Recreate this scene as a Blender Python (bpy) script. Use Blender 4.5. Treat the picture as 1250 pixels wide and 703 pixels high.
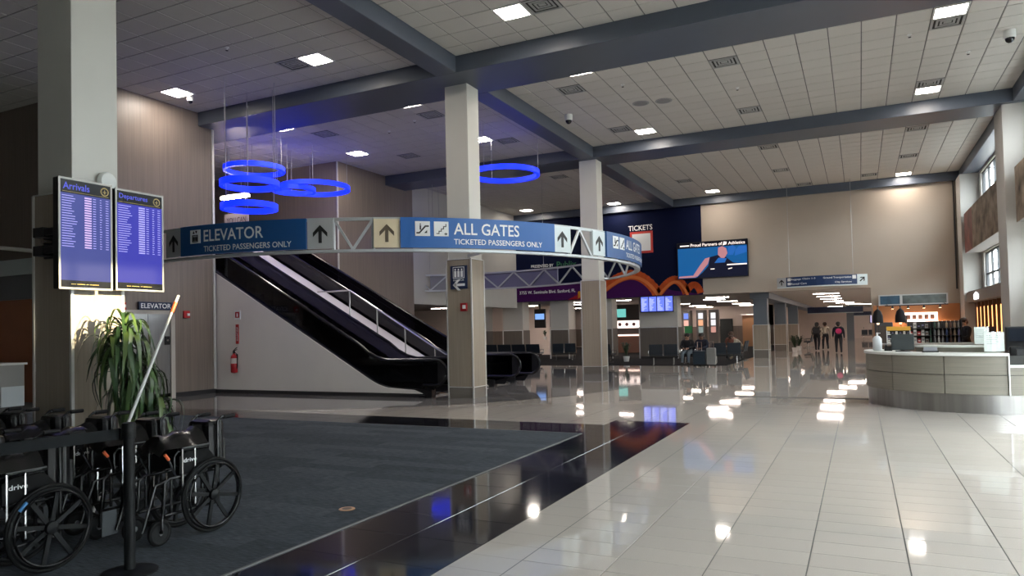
import bpy, math, random
from mathutils import Vector, Matrix
random.seed(7)
for o in list(bpy.data.objects): bpy.data.objects.remove(o)
SC = bpy.context.scene
COL = SC.collection
R_ = math.radians

# ------------------------------------------------------------------ camera
CAM_M = ((0.898258, 0.438886, -0.022600), (-0.032208, 0.014457, -0.999377), (-0.438286, 0.898426, 0.027122))
CAM_H = 1.62
F_PX, CX, CY = 870.0, 625.0, 380.0
cam_data = bpy.data.cameras.new('camera')
cam = bpy.data.objects.new('camera', cam_data)
COL.objects.link(cam)
cam_data.sensor_width = 36.0
cam_data.lens = F_PX / 1250.0 * 36.0
cam_data.shift_y = 28.5 / 1250.0
cam_data.clip_end = 400
rx = Vector(CAM_M[0]); ry = -Vector(CAM_M[1]); rz = -Vector(CAM_M[2])
mw = Matrix((rx, ry, rz)).transposed().to_4x4()
mw.translation = (0, 0, CAM_H)
cam.matrix_world = mw
SC.camera = cam

# ------------------------------------------------------------------ sky, sun, exposure
world = bpy.data.worlds.new('sky'); SC.world = world
world.use_nodes = True
bg = world.node_tree.nodes['Background']
bg.inputs[0].default_value = (0.92, 0.96, 1.0, 1)
bg.inputs[1].default_value = 19.0
sun_d = bpy.data.lights.new('sun', 'SUN'); sun_d.energy = 26.0; sun_d.angle = R_(0.6)
sun_d.color = (1.0, 0.80, 0.50)
sun = bpy.data.objects.new('sun', sun_d); COL.objects.link(sun)
SUN_E = 7.0
sun.rotation_euler = (0, R_(90 - SUN_E), 0)       # light travels along -X, low over the horizon
sun.location = (40, 5.6, 8)
vs = SC.view_settings
vs.view_transform = 'Standard'; vs.look = 'None'; vs.gamma = 1.0
vs.use_curve_mapping = False
vs.exposure = 0.27
SC.cycles.use_denoising = True
SC.cycles.max_bounces = 8
SC.cycles.diffuse_bounces = 4
SC.cycles.glossy_bounces = 4
SC.cycles.transparent_max_bounces = 12
SC.cycles.sample_clamp_indirect = 6.0
SC.cycles.caustics_reflective = False
SC.cycles.caustics_refractive = False

def view(p):
    """pixel of a world point in the 1250x703 frame (used only to rank tiles by size)"""
    q = Vector(p) - Vector((0, 0, CAM_H))
    z = q.dot(Vector(CAM_M[2]))
    if z < 0.2: return None
    return CX + F_PX * q.dot(Vector(CAM_M[0])) / z, CY + F_PX * q.dot(Vector(CAM_M[1])) / z, z

# daylight portals help the sky light find the glazed right-hand wall
def portal(y0, y1, z0, z1, x=4.95):
    d = bpy.data.lights.new('window_portal', 'AREA'); d.shape = 'RECTANGLE'
    d.size = z1 - z0; d.size_y = y1 - y0
    d.cycles.is_portal = True
    o = bpy.data.objects.new('window_portal', d); COL.objects.link(o)
    o.location = (x, (y0 + y1) / 2, (z0 + z1) / 2)
    o.rotation_euler = (0, R_(90), 0)
    return o

# ------------------------------------------------------------------ materials
MATS = {}
def mat(name, col=(0.5, 0.5, 0.5), rough=0.5, metal=0.0, spec=0.5, emit=None, es=0.0, bump=0.0, bscale=60.0, var=0.0, vscale=8.0, rnd=0.0, stretch=(1, 1, 1), coat=0.0):
    if name in MATS: return MATS[name]
    m = bpy.data.materials.new(name); m.use_nodes = True
    nt = m.node_tree; b = nt.nodes['Principled BSDF']
    b.inputs['Base Color'].default_value = (*col, 1)
    b.inputs['Roughness'].default_value = rough
    b.inputs['Metallic'].default_value = metal
    b.inputs['Specular IOR Level'].default_value = spec
    b.inputs['Coat Weight'].default_value = coat
    if emit:
        b.inputs['Emission Color'].default_value = (*emit, 1)
        b.inputs['Emission Strength'].default_value = es
    if var or bump or rnd:
        tc = nt.nodes.new('ShaderNodeTexCoord'); mp = nt.nodes.new('ShaderNodeMapping')
        mp.inputs['Scale'].default_value = stretch
        nt.links.new(tc.outputs['Object'], mp.inputs['Vector'])
    if var or rnd:
        n = nt.nodes.new('ShaderNodeTexNoise'); n.inputs['Scale'].default_value = vscale; n.inputs['Detail'].default_value = 5
        nt.links.new(mp.outputs[0], n.inputs['Vector'])
        mr = nt.nodes.new('ShaderNodeMapRange'); mr.inputs[1].default_value = 0.25; mr.inputs[2].default_value = 0.75
        mr.inputs[3].default_value = 1 - var; mr.inputs[4].default_value = 1 + var
        nt.links.new(n.outputs[0], mr.inputs[0])
        out = mr.outputs[0]
        if rnd:
            oi = nt.nodes.new('ShaderNodeObjectInfo')
            r2 = nt.nodes.new('ShaderNodeMapRange'); r2.inputs[3].default_value = 1 - rnd; r2.inputs[4].default_value = 1 + rnd
            nt.links.new(oi.outputs['Random'], r2.inputs[0])
            mu = nt.nodes.new('ShaderNodeMath'); mu.operation = 'MULTIPLY'
            nt.links.new(out, mu.inputs[0]); nt.links.new(r2.outputs[0], mu.inputs[1]); out = mu.outputs[0]
        vm = nt.nodes.new('ShaderNodeVectorMath'); vm.operation = 'SCALE'
        vm.inputs[0].default_value = col
        nt.links.new(out, vm.inputs['Scale'])
        nt.links.new(vm.outputs[0], b.inputs['Base Color'])
    if bump:
        n2 = nt.nodes.new('ShaderNodeTexNoise'); n2.inputs['Scale'].default_value = bscale; n2.inputs['Detail'].default_value = 4
        nt.links.new(mp.outputs[0], n2.inputs['Vector'])
        bp = nt.nodes.new('ShaderNodeBump'); bp.inputs['Strength'].default_value = bump; bp.inputs['Distance'].default_value = 0.01
        nt.links.new(n2.outputs[0], bp.inputs['Height']); nt.links.new(bp.outputs[0], b.inputs['Normal'])
    MATS[name] = m
    return m

def glass(name, tint=(0.9, 0.95, 0.95), gloss=0.08, rough=0.02):
    if name in MATS: return MATS[name]
    m = bpy.data.materials.new(name); m.use_nodes = True
    nt = m.node_tree; nt.nodes.clear()
    o = nt.nodes.new('ShaderNodeOutputMaterial'); mx = nt.nodes.new('ShaderNodeMixShader')
    t = nt.nodes.new('ShaderNodeBsdfTransparent'); t.inputs[0].default_value = (*tint, 1)
    g = nt.nodes.new('ShaderNodeBsdfGlossy'); g.inputs['Roughness'].default_value = rough
    mx.inputs[0].default_value = gloss
    nt.links.new(t.outputs[0], mx.inputs[1]); nt.links.new(g.outputs[0], mx.inputs[2]); nt.links.new(mx.outputs[0], o.inputs[0])
    MATS[name] = m
    return m

def lines_floor(name, col, grout, sx, sy, ox, oy, rough, lw=0.008, var=0.05):
    """tile colour with drawn joints, for the part of the floor too far off to tell its tiles apart"""
    m = mat(name, col, rough, var=var, vscale=90)
    nt = m.node_tree; b = nt.nodes['Principled BSDF']
    src = b.inputs['Base Color'].links[0].from_socket
    tc = nt.nodes.new('ShaderNodeTexCoord'); sp = nt.nodes.new('ShaderNodeSeparateXYZ')
    nt.links.new(tc.outputs['Object'], sp.inputs[0])
    outs = []
    for ax, s, off in (('X', sx, ox), ('Y', sy, oy)):
        a = nt.nodes.new('ShaderNodeMath'); a.operation = 'SUBTRACT'; a.inputs[1].default_value = off
        nt.links.new(sp.outputs[ax], a.inputs[0])
        w = nt.nodes.new('ShaderNodeMath'); w.operation = 'PINGPONG'; w.inputs[1].default_value = s / 2
        nt.links.new(a.outputs[0], w.inputs[0])
        l = nt.nodes.new('ShaderNodeMath'); l.operation = 'LESS_THAN'; l.inputs[1].default_value = lw / 2
        nt.links.new(w.outputs[0], l.inputs[0]); outs.append(l.outputs[0])
    mxm = nt.nodes.new('ShaderNodeMath'); mxm.operation = 'MAXIMUM'
    nt.links.new(outs[0], mxm.inputs[0]); nt.links.new(outs[1], mxm.inputs[1])
    mix = nt.nodes.new('ShaderNodeMix'); mix.data_type = 'RGBA'
    nt.links.new(mxm.outputs[0], mix.inputs['Factor'])
    nt.links.new(src, mix.inputs['A']); mix.inputs['B'].default_value = (*grout, 1)
    nt.links.new(mix.outputs['Result'], b.inputs['Base Color'])
    return m

WOOD = mat('taupe_wood_panel', (0.205, 0.165, 0.138), 0.42, var=0.16, vscale=1.0, stretch=(26, 26, 0.5), bump=0.04, bscale=4)
WOODC = mat('column_wood_laminate', (0.31, 0.26, 0.205), 0.36, var=0.14, vscale=1.0, stretch=(34, 34, 0.6))
WOODH = mat('desk_laminate', (0.215, 0.198, 0.162), 0.42, var=0.14, vscale=1.0, stretch=(1.4, 1.4, 60))
BEIGE = mat('beige_paint', (0.44, 0.375, 0.31), 0.75, var=0.02, vscale=1.5)
GREYW = mat('grey_white_paint', (0.49, 0.475, 0.445), 0.7, var=0.02, vscale=2)
COLW = mat('column_white_paint', (0.62, 0.61, 0.565), 0.6, var=0.015, vscale=2)
STAIRW = mat('escalator_wall_paint', (0.80, 0.755, 0.715), 0.6, var=0.02, vscale=2)
BEAMM = mat('slate_beam_paint', (0.082, 0.098, 0.128), 0.38, var=0.03, vscale=2)
CTILE = mat('ceiling_tile_fibre', (0.565, 0.54, 0.50), 0.95, var=0.03, vscale=30, rnd=0.03, bump=0.15, bscale=300)
CGRID = mat('ceiling_grid_backing', (0.16, 0.155, 0.15), 0.8)  # dark backing that shows in the joints between ceiling tiles
TRIM = mat('bright_metal_trim', (0.80, 0.80, 0.78), 0.35, 0.6)
STEEL = mat('brushed_steel', (0.42, 0.42, 0.42), 0.28, 1.0, var=0.1, vscale=1, stretch=(60, 60, 1))
ALU = mat('aluminium_truss', (0.52, 0.55, 0.56), 0.42, 0.35)
DARKBASE = mat('dark_baseboard', (0.03, 0.03, 0.032), 0.45)
BLACK = mat('black_plastic', (0.012, 0.012, 0.013), 0.4)
BLACKG = mat('black_gloss', (0.008, 0.008, 0.010), 0.16)
RUBBER = mat('black_rubber', (0.006, 0.006, 0.007), 0.62, spec=0.2)
VINYL = mat('black_vinyl', (0.006, 0.006, 0.007), 0.28, spec=0.35, bump=0.12, bscale=30)
CHROME = mat('chrome', (0.75, 0.75, 0.75), 0.14, 1.0)
WHITEP = mat('white_paint', (0.78, 0.78, 0.76), 0.45)
PAPER = mat('white_paper', (0.80, 0.82, 0.80), 0.7)
REDP = mat('red_enamel', (0.42, 0.015, 0.02), 0.35)
ORANGEP = mat('orange_plastic', (0.75, 0.13, 0.04), 0.45)
SIGNB = mat('sign_blue', (0.012, 0.085, 0.27), 0.4)
SIGND = mat('sign_dark_navy', (0.01, 0.022, 0.07), 0.4)
SIGNW = mat('sign_white', (0.86, 0.88, 0.88), 0.5)
SIGNK = mat('sign_black', (0.012, 0.012, 0.012), 0.5)
CREAM = mat('sign_cream', (0.78, 0.66, 0.46), 0.4)
SILVER = mat('sign_silver', (0.55, 0.56, 0.56), 0.4, 0.25)
PALE = mat('sign_pale_grey', (0.68, 0.76, 0.78), 0.45)
GLASSW = glass('window_glass', (0.93, 0.96, 0.96), 0.06)
GLASSD = glass('escalator_dark_glass', (0.17, 0.17, 0.215), 0.05, 0.03)
ACRYL = glass('clear_acrylic', (0.97, 0.98, 0.97), 0.04)
LAMP = mat('lamp_diffuser', (0.9, 0.9, 0.9), 0.5, emit=(1.0, 0.90, 0.80), es=62.0)
LAMPL = mat('low_hall_lamp', (0.9, 0.9, 0.9), 0.5, emit=(1.0, 0.84, 0.74), es=52.0)
BLUEL = mat('blue_led_ring', (0.02, 0.05, 0.4), 0.5, emit=(0.002, 0.014, 1.0), es=2.0)

# ------------------------------------------------------------------ mesh helpers
class B:
    def __init__(s): s.v = []; s.f = []; s.mi = []; s.cur = 0
    def add(s, vs, fs):
        n = len(s.v); s.v += [tuple(p) for p in vs]
        for f in fs: s.f.append(tuple(i + n for i in f)); s.mi.append(s.cur)
        return s
    def box(s, x0, x1, y0, y1, z0, z1):
        if x0 > x1: x0, x1 = x1, x0
        if y0 > y1: y0, y1 = y1, y0
        if z0 > z1: z0, z1 = z1, z0
        return s.add([(x0,y0,z0),(x1,y0,z0),(x1,y1,z0),(x0,y1,z0),(x0,y0,z1),(x1,y0,z1),(x1,y1,z1),(x0,y1,z1)],
                     [(0,3,2,1),(4,5,6,7),(0,1,5,4),(1,2,6,5),(2,3,7,6),(3,0,4,7)])
    def prism(s, poly, fn, a, b):
        """poly of (p,q); fn(p,q,t)->xyz ; extruded t=a..b"""
        n = len(poly)
        vs = [fn(p, q, a) for p, q in poly] + [fn(p, q, b) for p, q in poly]
        fs = [tuple(range(n))[::-1], tuple(range(n, 2 * n))]
        fs += [(i, (i + 1) % n, n + (i + 1) % n, n + i) for i in range(n)]
        return s.add(vs, fs)
    def bar(s, p0, p1, w, h, up=(0, 0, 1)):
        p0 = Vector(p0); p1 = Vector(p1); d = (p1 - p0).normalized(); u = Vector(up)
        if abs(d.dot(u)) > 0.99: u = Vector((1, 0, 0))
        sx = d.cross(u).normalized() * (w / 2); su = sx.cross(d).normalized() * (h / 2)
        vs = []
        for p in (p0, p1): vs += [p - sx - su, p + sx - su, p + sx + su, p - sx + su]
        return s.add(vs, [(0,1,2,3),(7,6,5,4),(0,4,5,1),(1,5,6,2),(2,6,7,3),(3,7,4,0)])
    def tube(s, pts, r, n=8, closed=False, caps=True):
        pts = [Vector(p) for p in pts]; m = len(pts)
        rs = r if isinstance(r, (list, tuple)) else [r] * m
        vs = []; prev = None
        for i, p in enumerate(pts):
            a = pts[i - 1] if (i > 0 or closed) else p
            c = pts[(i + 1) % m] if (i < m - 1 or closed) else p
            t = (c - a); t = t.normalized() if t.length > 1e-9 else Vector((0, 0, 1))
            if prev is None:
                u = Vector((0, 0, 1)) if abs(t.z) < 0.9 else Vector((1, 0, 0))
                nx = t.cross(u).normalized()
            else:
                nx = prev - t * prev.dot(t)
                nx = nx.normalized() if nx.length > 1e-6 else t.orthogonal().normalized()
            prev = nx; ny = t.cross(nx)
            for k in range(n):
                a_ = 2 * math.pi * k / n
                vs.append(p + (nx * math.cos(a_) + ny * math.sin(a_)) * rs[i])
        fs = []
        for i in range(m if closed else m - 1):
            j = (i + 1) % m
            for k in range(n):
                l = (k + 1) % n
                fs.append((i * n + k, i * n + l, j * n + l, j * n + k))
        if caps and not closed:
            fs.append(tuple(range(n))[::-1]); fs.append(tuple(range((m - 1) * n, m * n)))
        return s.add(vs, fs)
    def lathe(s, prof, c=(0, 0, 0), n=20, axis='z'):
        vs = []; m = len(prof)
        for r, z in prof:
            for k in range(n):
                a = 2 * math.pi * k / n; x = r * math.cos(a); y = r * math.sin(a)
                p = (x, y, z) if axis == 'z' else ((x, z, y) if axis == 'y' else (z, x, y))
                vs.append((c[0] + p[0], c[1] + p[1], c[2] + p[2]))
        fs = []
        for i in range(m - 1):
            for k in range(n):
                l = (k + 1) % n
                fs.append((i * n + k, i * n + l, (i + 1) * n + l, (i + 1) * n + k))
        fs.append(tuple(range(n))[::-1]); fs.append(tuple(range((m - 1) * n, m * n)))
        return s.add(vs, fs)
    def ellipsoid(s, c, r, n=14, m=8):
        vs = []; 
        for i in range(1, m):
            t = math.pi * i / m
            for k in range(n):
                a = 2 * math.pi * k / n
                vs.append((c[0] + r[0] * math.sin(t) * math.cos(a), c[1] + r[1] * math.sin(t) * math.sin(a), c[2] + r[2] * math.cos(t)))
        vs.append((c[0], c[1], c[2] + r[2])); vs.append((c[0], c[1], c[2] - r[2]))
        fs = []
        for i in range(m - 2):
            for k in range(n):
                l = (k + 1) % n
                fs.append((i * n + k, (i + 1) * n + k, (i + 1) * n + l, i * n + l))
        T = len(vs) - 2
        for k in range(n):
            l = (k + 1) % n
            fs.append((T, k, l)); fs.append((T + 1, (m - 2) * n + l, (m - 2) * n + k))
        return s.add(vs, fs)
    def arc(s, c, r0, r1, a0, a1, z0, z1, n=16):
        """solid ring segment, angles in degrees"""
        vs = []
        for i in range(n + 1):
            a = R_(a0 + (a1 - a0) * i / n); ca, sa = math.cos(a), math.sin(a)
            vs += [(c[0]+r0*ca, c[1]+r0*sa, z0), (c[0]+r1*ca, c[1]+r1*sa, z0), (c[0]+r1*ca, c[1]+r1*sa, z1), (c[0]+r0*ca, c[1]+r0*sa, z1)]
        fs = [(3, 2, 1, 0), (4*n, 4*n+1, 4*n+2, 4*n+3)]
        for i in range(n):
            q = 4 * i
            for k in range(4):
                l = (k + 1) % 4
                fs.append((q + k, q + l, q + 4 + l, q + 4 + k))
        return s.add(vs, fs)
    def mesh(s, name, mats, smooth=False):
        me = bpy.data.meshes.new(name)
        me.from_pydata(s.v, [], s.f)
        for m in (mats if isinstance(mats, (list, tuple)) else [mats]): me.materials.append(m)
        if any(s.mi): me.polygons.foreach_set('material_index', s.mi)
        if smooth:
            me.polygons.foreach_set('use_smooth', [True] * len(me.polygons))
            try: me.set_sharp_from_angle(angle=R_(38))
            except Exception: pass
        me.update()
        return me
    def build(s, name, mats, parent=None, smooth=False, bevel=0.0, world=True):
        o = bpy.data.objects.new(name, s.mesh(name, mats, smooth)); COL.objects.link(o)
        if parent is not None:
            o.parent = parent
            if world: o.matrix_parent_inverse = parent.matrix_basis.inverted()
        if bevel:
            bm = o.modifiers.new('bevel', 'BEVEL'); bm.width = bevel; bm.segments = 2; bm.limit_method = 'ANGLE'
        return o

def tag(o, label=None, cat=None, group=None, kind=None):
    if label: o['label'] = label
    if cat: o['category'] = cat
    if group: o['group'] = group
    if kind: o['kind'] = kind
    return o
def thing(name, label, cat, loc=(0, 0, 0), rz=0.0, group=None, kind=None):
    o = bpy.data.objects.new(name, None); COL.objects.link(o)
    o.empty_display_size = 0.1
    o.location = loc; o.rotation_euler = (0, 0, rz)
    o.matrix_basis = Matrix.Translation(Vector(loc)) @ Matrix.Rotation(rz, 4, 'Z')
    return tag(o, label, cat, group, kind)
def struct(name, b, m, label=None, parent=None, **k):
    o = b.build(name, m, parent, **k)
    if parent is None: tag(o, label, None, None, 'structure')
    return o
def dup(o, parent=None):
    c = o.copy(); COL.objects.link(c)
    if parent is not None:
        c.parent = parent; c.matrix_parent_inverse = o.matrix_parent_inverse.copy()
    for ch in list(o.children):
        dup(ch, c)
    return c
def link(me, name, parent, loc, rot=(0, 0, 0), scale=(1, 1, 1)):
    o = bpy.data.objects.new(name, me); COL.objects.link(o)
    o.parent = parent
    if parent is not None: o.matrix_parent_inverse = parent.matrix_basis.inverted()
    o.location = loc; o.rotation_euler = rot; o.scale = scale
    return o

_txt = {}
def text_mesh(body):
    """2D letter outlines normalised to the unit box; returns verts, faces, aspect"""
    if body in _txt: return _txt[body]
    cu = bpy.data.curves.new('lettering', 'FONT'); cu.body = body; cu.resolution_u = 3; cu.offset = 0.011
    ob = bpy.data.objects.new('lettering', cu); COL.objects.link(ob)
    dg = bpy.context.evaluated_depsgraph_get(); dg.update()
    me = bpy.data.meshes.new_from_object(ob.evaluated_get(dg))
    vs = [tuple(v.co) for v in me.vertices]; fs = [tuple(p.vertices) for p in me.polygons]
    bpy.data.objects.remove(ob); bpy.data.curves.remove(cu); bpy.data.meshes.remove(me)
    x0 = min(v[0] for v in vs); x1 = max(v[0] for v in vs); y0 = min(v[1] for v in vs); y1 = max(v[1] for v in vs)
    vs = [((v[0] - x0) / (x1 - x0), (v[1] - y0) / (y1 - y0)) for v in vs]
    _txt[body] = (vs, fs, (x1 - x0) / (y1 - y0))
    return _txt[body]
def text(b, body, fn, p0, q0, w, h, t=0.0):
    vs, fs, asp = text_mesh(body)
    if w is None: w = h * asp
    return b.add([fn(p0 + v[0] * w, q0 + v[1] * h, t) for v in vs], fs)
def rect(b, fn, p0, p1, q0, q1, t0=0.0, t1=None):
    if t1 is None:
        return b.add([fn(p0, q0, t0), fn(p1, q0, t0), fn(p1, q1, t0), fn(p0, q1, t0)], [(0, 1, 2, 3)])
    return b.prism([(p0, q0), (p1, q0), (p1, q1), (p0, q1)], fn, t0, t1)
def poly(b, fn, pts, t0, t1): return b.prism(pts, fn, t0, t1)
def arrow(b, fn, cx, cy, s, ang, t0, t1):
    """signage arrow with a shaft and two swept barbs, pointing up before rotation"""
    ca, sa = math.cos(ang), math.sin(ang)
    def T(pts): return [(cx + s * (p * ca - q * sa), cy + s * (p * sa + q * ca)) for p, q in pts]
    poly(b, fn, T([(-.09, -.5), (.09, -.5), (.09, .38), (-.09, .38)]), t0, t1)
    poly(b, fn, T([(0, .5), (-.40, .08), (-.40, -.16), (0, .26)]), t0, t1)
    poly(b, fn, T([(0, .5), (0, .26), (.40, -.16), (.40, .08)]), t0, t1)
# ================================================================== STRUCTURE
HC = 8.1           # ceiling
HB = 7.72          # beam soffit
HL = 3.22          # low hall ceiling

# ---- floor: slab (joint colour) with far tile fields on it
FLOORW = mat('white_terrazzo_tile', (0.485, 0.440, 0.395), 0.045, var=0.08, vscale=160, rnd=0.025)
FLOORD = mat('black_polished_tile', (0.016, 0.016, 0.020), 0.07, var=0.10, vscale=3, rnd=0.15)
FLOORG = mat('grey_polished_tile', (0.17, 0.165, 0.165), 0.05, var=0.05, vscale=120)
def wavy(m, sc=3.0, st=0.022):
    nt = m.node_tree; b = nt.nodes['Principled BSDF']
    tc = nt.nodes.new('ShaderNodeTexCoord'); n = nt.nodes.new('ShaderNodeTexNoise'); n.inputs['Scale'].default_value = sc; n.inputs['Detail'].default_value = 1
    ge = nt.nodes.new('ShaderNodeNewGeometry')
    nt.links.new(ge.outputs['Position'], n.inputs['Vector'])
    bp = nt.nodes.new('ShaderNodeBump'); bp.inputs['Strength'].default_value = st; bp.inputs['Distance'].default_value = 0.02
    nt.links.new(n.outputs[0], bp.inputs['Height']); nt.links.new(bp.outputs[0], b.inputs['Normal'])
wavy(FLOORW); wavy(FLOORD, 3, .02); wavy(FLOORG)
GROUT = mat('tile_joint', (0.10, 0.098, 0.095), 0.8)
FARW = lines_floor('white_tile_far', (0.485, 0.440, 0.395), (0.22, 0.215, 0.21), 0.61, 0.305, 0.243, 0.0, 0.03, 0.007)
wavy(FARW)
floor = struct('floor', B().box(-45, 8, -9, 84, -0.12, -0.004), GROUT, 'polished tiled floor of the terminal hall')

RING_C = (-13.95, 19.67); RING_R = 8.05
TX, TY = 0.61, 0.305
GX = 0.243
def tile_mesh(name, w, d, gx, gy, m, ch=0.0025, dep=0.004):
    b = B()
    x0, x1, y0, y1 = gx / 2, w - gx / 2, gy / 2, d - gy / 2
    b.add([(x0, y0, -dep), (x1, y0, -dep), (x1, y1, -dep), (x0, y1, -dep),
           (x0 + ch, y0 + ch, 0), (x1 - ch, y0 + ch, 0), (x1 - ch, y1 - ch, 0), (x0 + ch, y1 - ch, 0)],
          [(4, 5, 6, 7), (0, 1, 5, 4), (1, 2, 6, 5), (2, 3, 7, 6), (3, 0, 4, 7)])
    return b.mesh(name, m), b
WT, WTB = tile_mesh('floor_tile', TX, TY, 0.007, 0.004, FLOORW, 0.0008)
XB0 = -2.63                                     # edge between dark band and white field
cells = []
for i in range(-6, 8):
    for j in range(0, 56):
        x = GX + i * TX; y = j * TY
        if x + TX < XB0 or y > 16.5 or x > 4.6: continue
        cells.append((x, y))
ranked = []
for x, y in cells:
    full = x >= XB0 and x + TX <= 4.6
    c = view((x + TX / 2, y + TY / 2, 0))
    area = 0
    if c and -20 < c[0] < 1270 and c[1] < 715: area = 1.0 / c[2] ** 3
    ranked.append((-area if full else 1, x, y, full))
ranked.sort()
rest = B()
for k, (a, x, y, full) in enumerate(ranked):
    if a < 0 and k < 300:
        link(WT, 'floor_tile', floor, (x, y, 0))
    else:
        x0 = max(x, XB0); x1 = min(x + TX, 4.6)
        if x1 - x0 < 0.03: continue
        g = 0.0035; h2 = 0.0014
        rest.add([(x0 + g, y + h2, 0), (x1 - g, y + h2, 0), (x1 - g, y + TY - h2, 0), (x0 + g, y + TY - h2, 0)], [(0, 1, 2, 3)])
o = rest.build('floor_tile_field', FLOORW, floor); o['kind'] = 'stuff'
Y16 = 55 * TY + TY
# far white field: everything else outside the dark corner, minus nothing (the grey disc lies just above it)
ff = B()
ff.add([(-18, 11.5, -0.0035), (XB0, 11.5, -0.0035), (XB0, Y16, -0.0035), (-18, Y16, -0.0035)], [(0, 1, 2, 3)])
ff.add([(-45, Y16, -0.0035), (8, Y16, -0.0035), (8, 84, -0.0035), (-45, 84, -0.0035)], [(0, 1, 2, 3)])
ff.add([(-30, -9, -0.0035), (4.6, -9, -0.0035), (4.6, 0, -0.0035), (-30, 0, -0.0035)], [(0, 1, 2, 3)])
ff.build('far_tile_field', FARW, floor)
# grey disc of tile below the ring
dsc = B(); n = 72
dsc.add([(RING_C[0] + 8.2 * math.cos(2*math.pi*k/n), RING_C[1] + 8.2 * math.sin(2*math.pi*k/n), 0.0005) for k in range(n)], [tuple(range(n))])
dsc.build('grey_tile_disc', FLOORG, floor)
# dark band tiles around the carpet
DX = [-3.93, -3.28, -2.63]
dj = B()
dj.box(-17, -2.63, -9, 11.5, -0.0038, -0.003)
dj.build('dark_tile_bed', mat('dark_joint', (0.05, 0.05, 0.055), 0.7), floor)
DT, _ = tile_mesh('dark_tile', 0.65, 0.61, 0.004, 0.003, FLOORD, 0.0015, 0.0032)
for j in range(-1, 18):
    for xx in DX[:2]:
        y = 10.28 - j * 0.61
        if y + .61 < 1.5: continue
        link(DT, 'dark_tile', floor, (xx, y + 0.61, 0))
DT2, _ = tile_mesh('dark_tile', 0.65, 0.535, 0.004, 0.003, FLOORD, 0.0015, 0.0032)
for i in range(20):
    for q in range(2):
        link(DT2, 'dark_tile', floor, (DX[0] - 0.65 * (i + 1), 10.43 + 0.535 * q, 0))
# carpet of the near seating corner, laid in rectangular carpet tiles (seen as faint bands)
CARP = mat('blue_grey_carpet', (0.030, 0.036, 0.044), 0.97, spec=0.1, bump=0.6, bscale=350)
def carpet_nodes(m, c1, c2):
    nt = m.node_tree; b = nt.nodes['Principled BSDF']
    tc = nt.nodes.new('ShaderNodeTexCoord')
    br = nt.nodes.new('ShaderNodeTexBrick'); br.inputs['Scale'].default_value = 1.0
    br.inputs['Brick Width'].default_value = 1.0; br.inputs['Row Height'].default_value = 0.25
    br.inputs['Mortar Size'].default_value = 0.0; br.offset = 0.37; br.inputs['Bias'].default_value = 0
    br.inputs['Color1'].default_value = (*c1, 1); br.inputs['Color2'].default_value = (*c2, 1)
    nt.links.new(tc.outputs['Object'], br.inputs['Vector'])
    mp = nt.nodes.new('ShaderNodeMapping'); mp.inputs['Scale'].default_value = (6, 90, 1)
    nt.links.new(tc.outputs['Object'], mp.inputs['Vector'])
    n = nt.nodes.new('ShaderNodeTexNoise'); n.inputs['Scale'].default_value = 1.6; n.inputs['Detail'].default_value = 6
    nt.links.new(mp.outputs[0], n.inputs['Vector'])
    mr = nt.nodes.new('ShaderNodeMapRange'); mr.inputs[1].default_value = .3; mr.inputs[2].default_value = .7; mr.inputs[3].default_value = 0.45; mr.inputs[4].default_value = 1.75
    nt.links.new(n.outputs[0], mr.inputs[0])
    vm = nt.nodes.new('ShaderNodeVectorMath'); vm.operation = 'SCALE'
    nt.links.new(br.outputs[0], vm.inputs[0]); nt.links.new(mr.outputs[0], vm.inputs['Scale'])
    nt.links.new(vm.outputs[0], b.inputs['Base Color'])
carpet_nodes(CARP, (0.048, 0.056, 0.067), (0.074, 0.085, 0.100))
struct('floor_carpet', B().box(-17, -3.935, -9, 10.425, -0.003, 0.006), CARP, 'dark blue-grey carpet tiles bordered by black polished tile')
struct('carpet_edge_strip', B().box(-3.945, -3.925, -9, 10.44, -0.003, 0.008).box(-17, -3.93, 10.42, 10.44, -0.003, 0.008), mat('carpet_edge_metal', (0.14, 0.14, 0.14), 0.5, 0.3), 'thin metal edging strip along the carpet border')
struct('floor_far_carpet', B().box(-45, -4.95, 30.0, 60, -0.003, 0.006), mat('charcoal_carpet', (0.016, 0.016, 0.018), 0.95, spec=0.1, var=0.3, vscale=40), 'charcoal carpet of the far waiting area')

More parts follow.
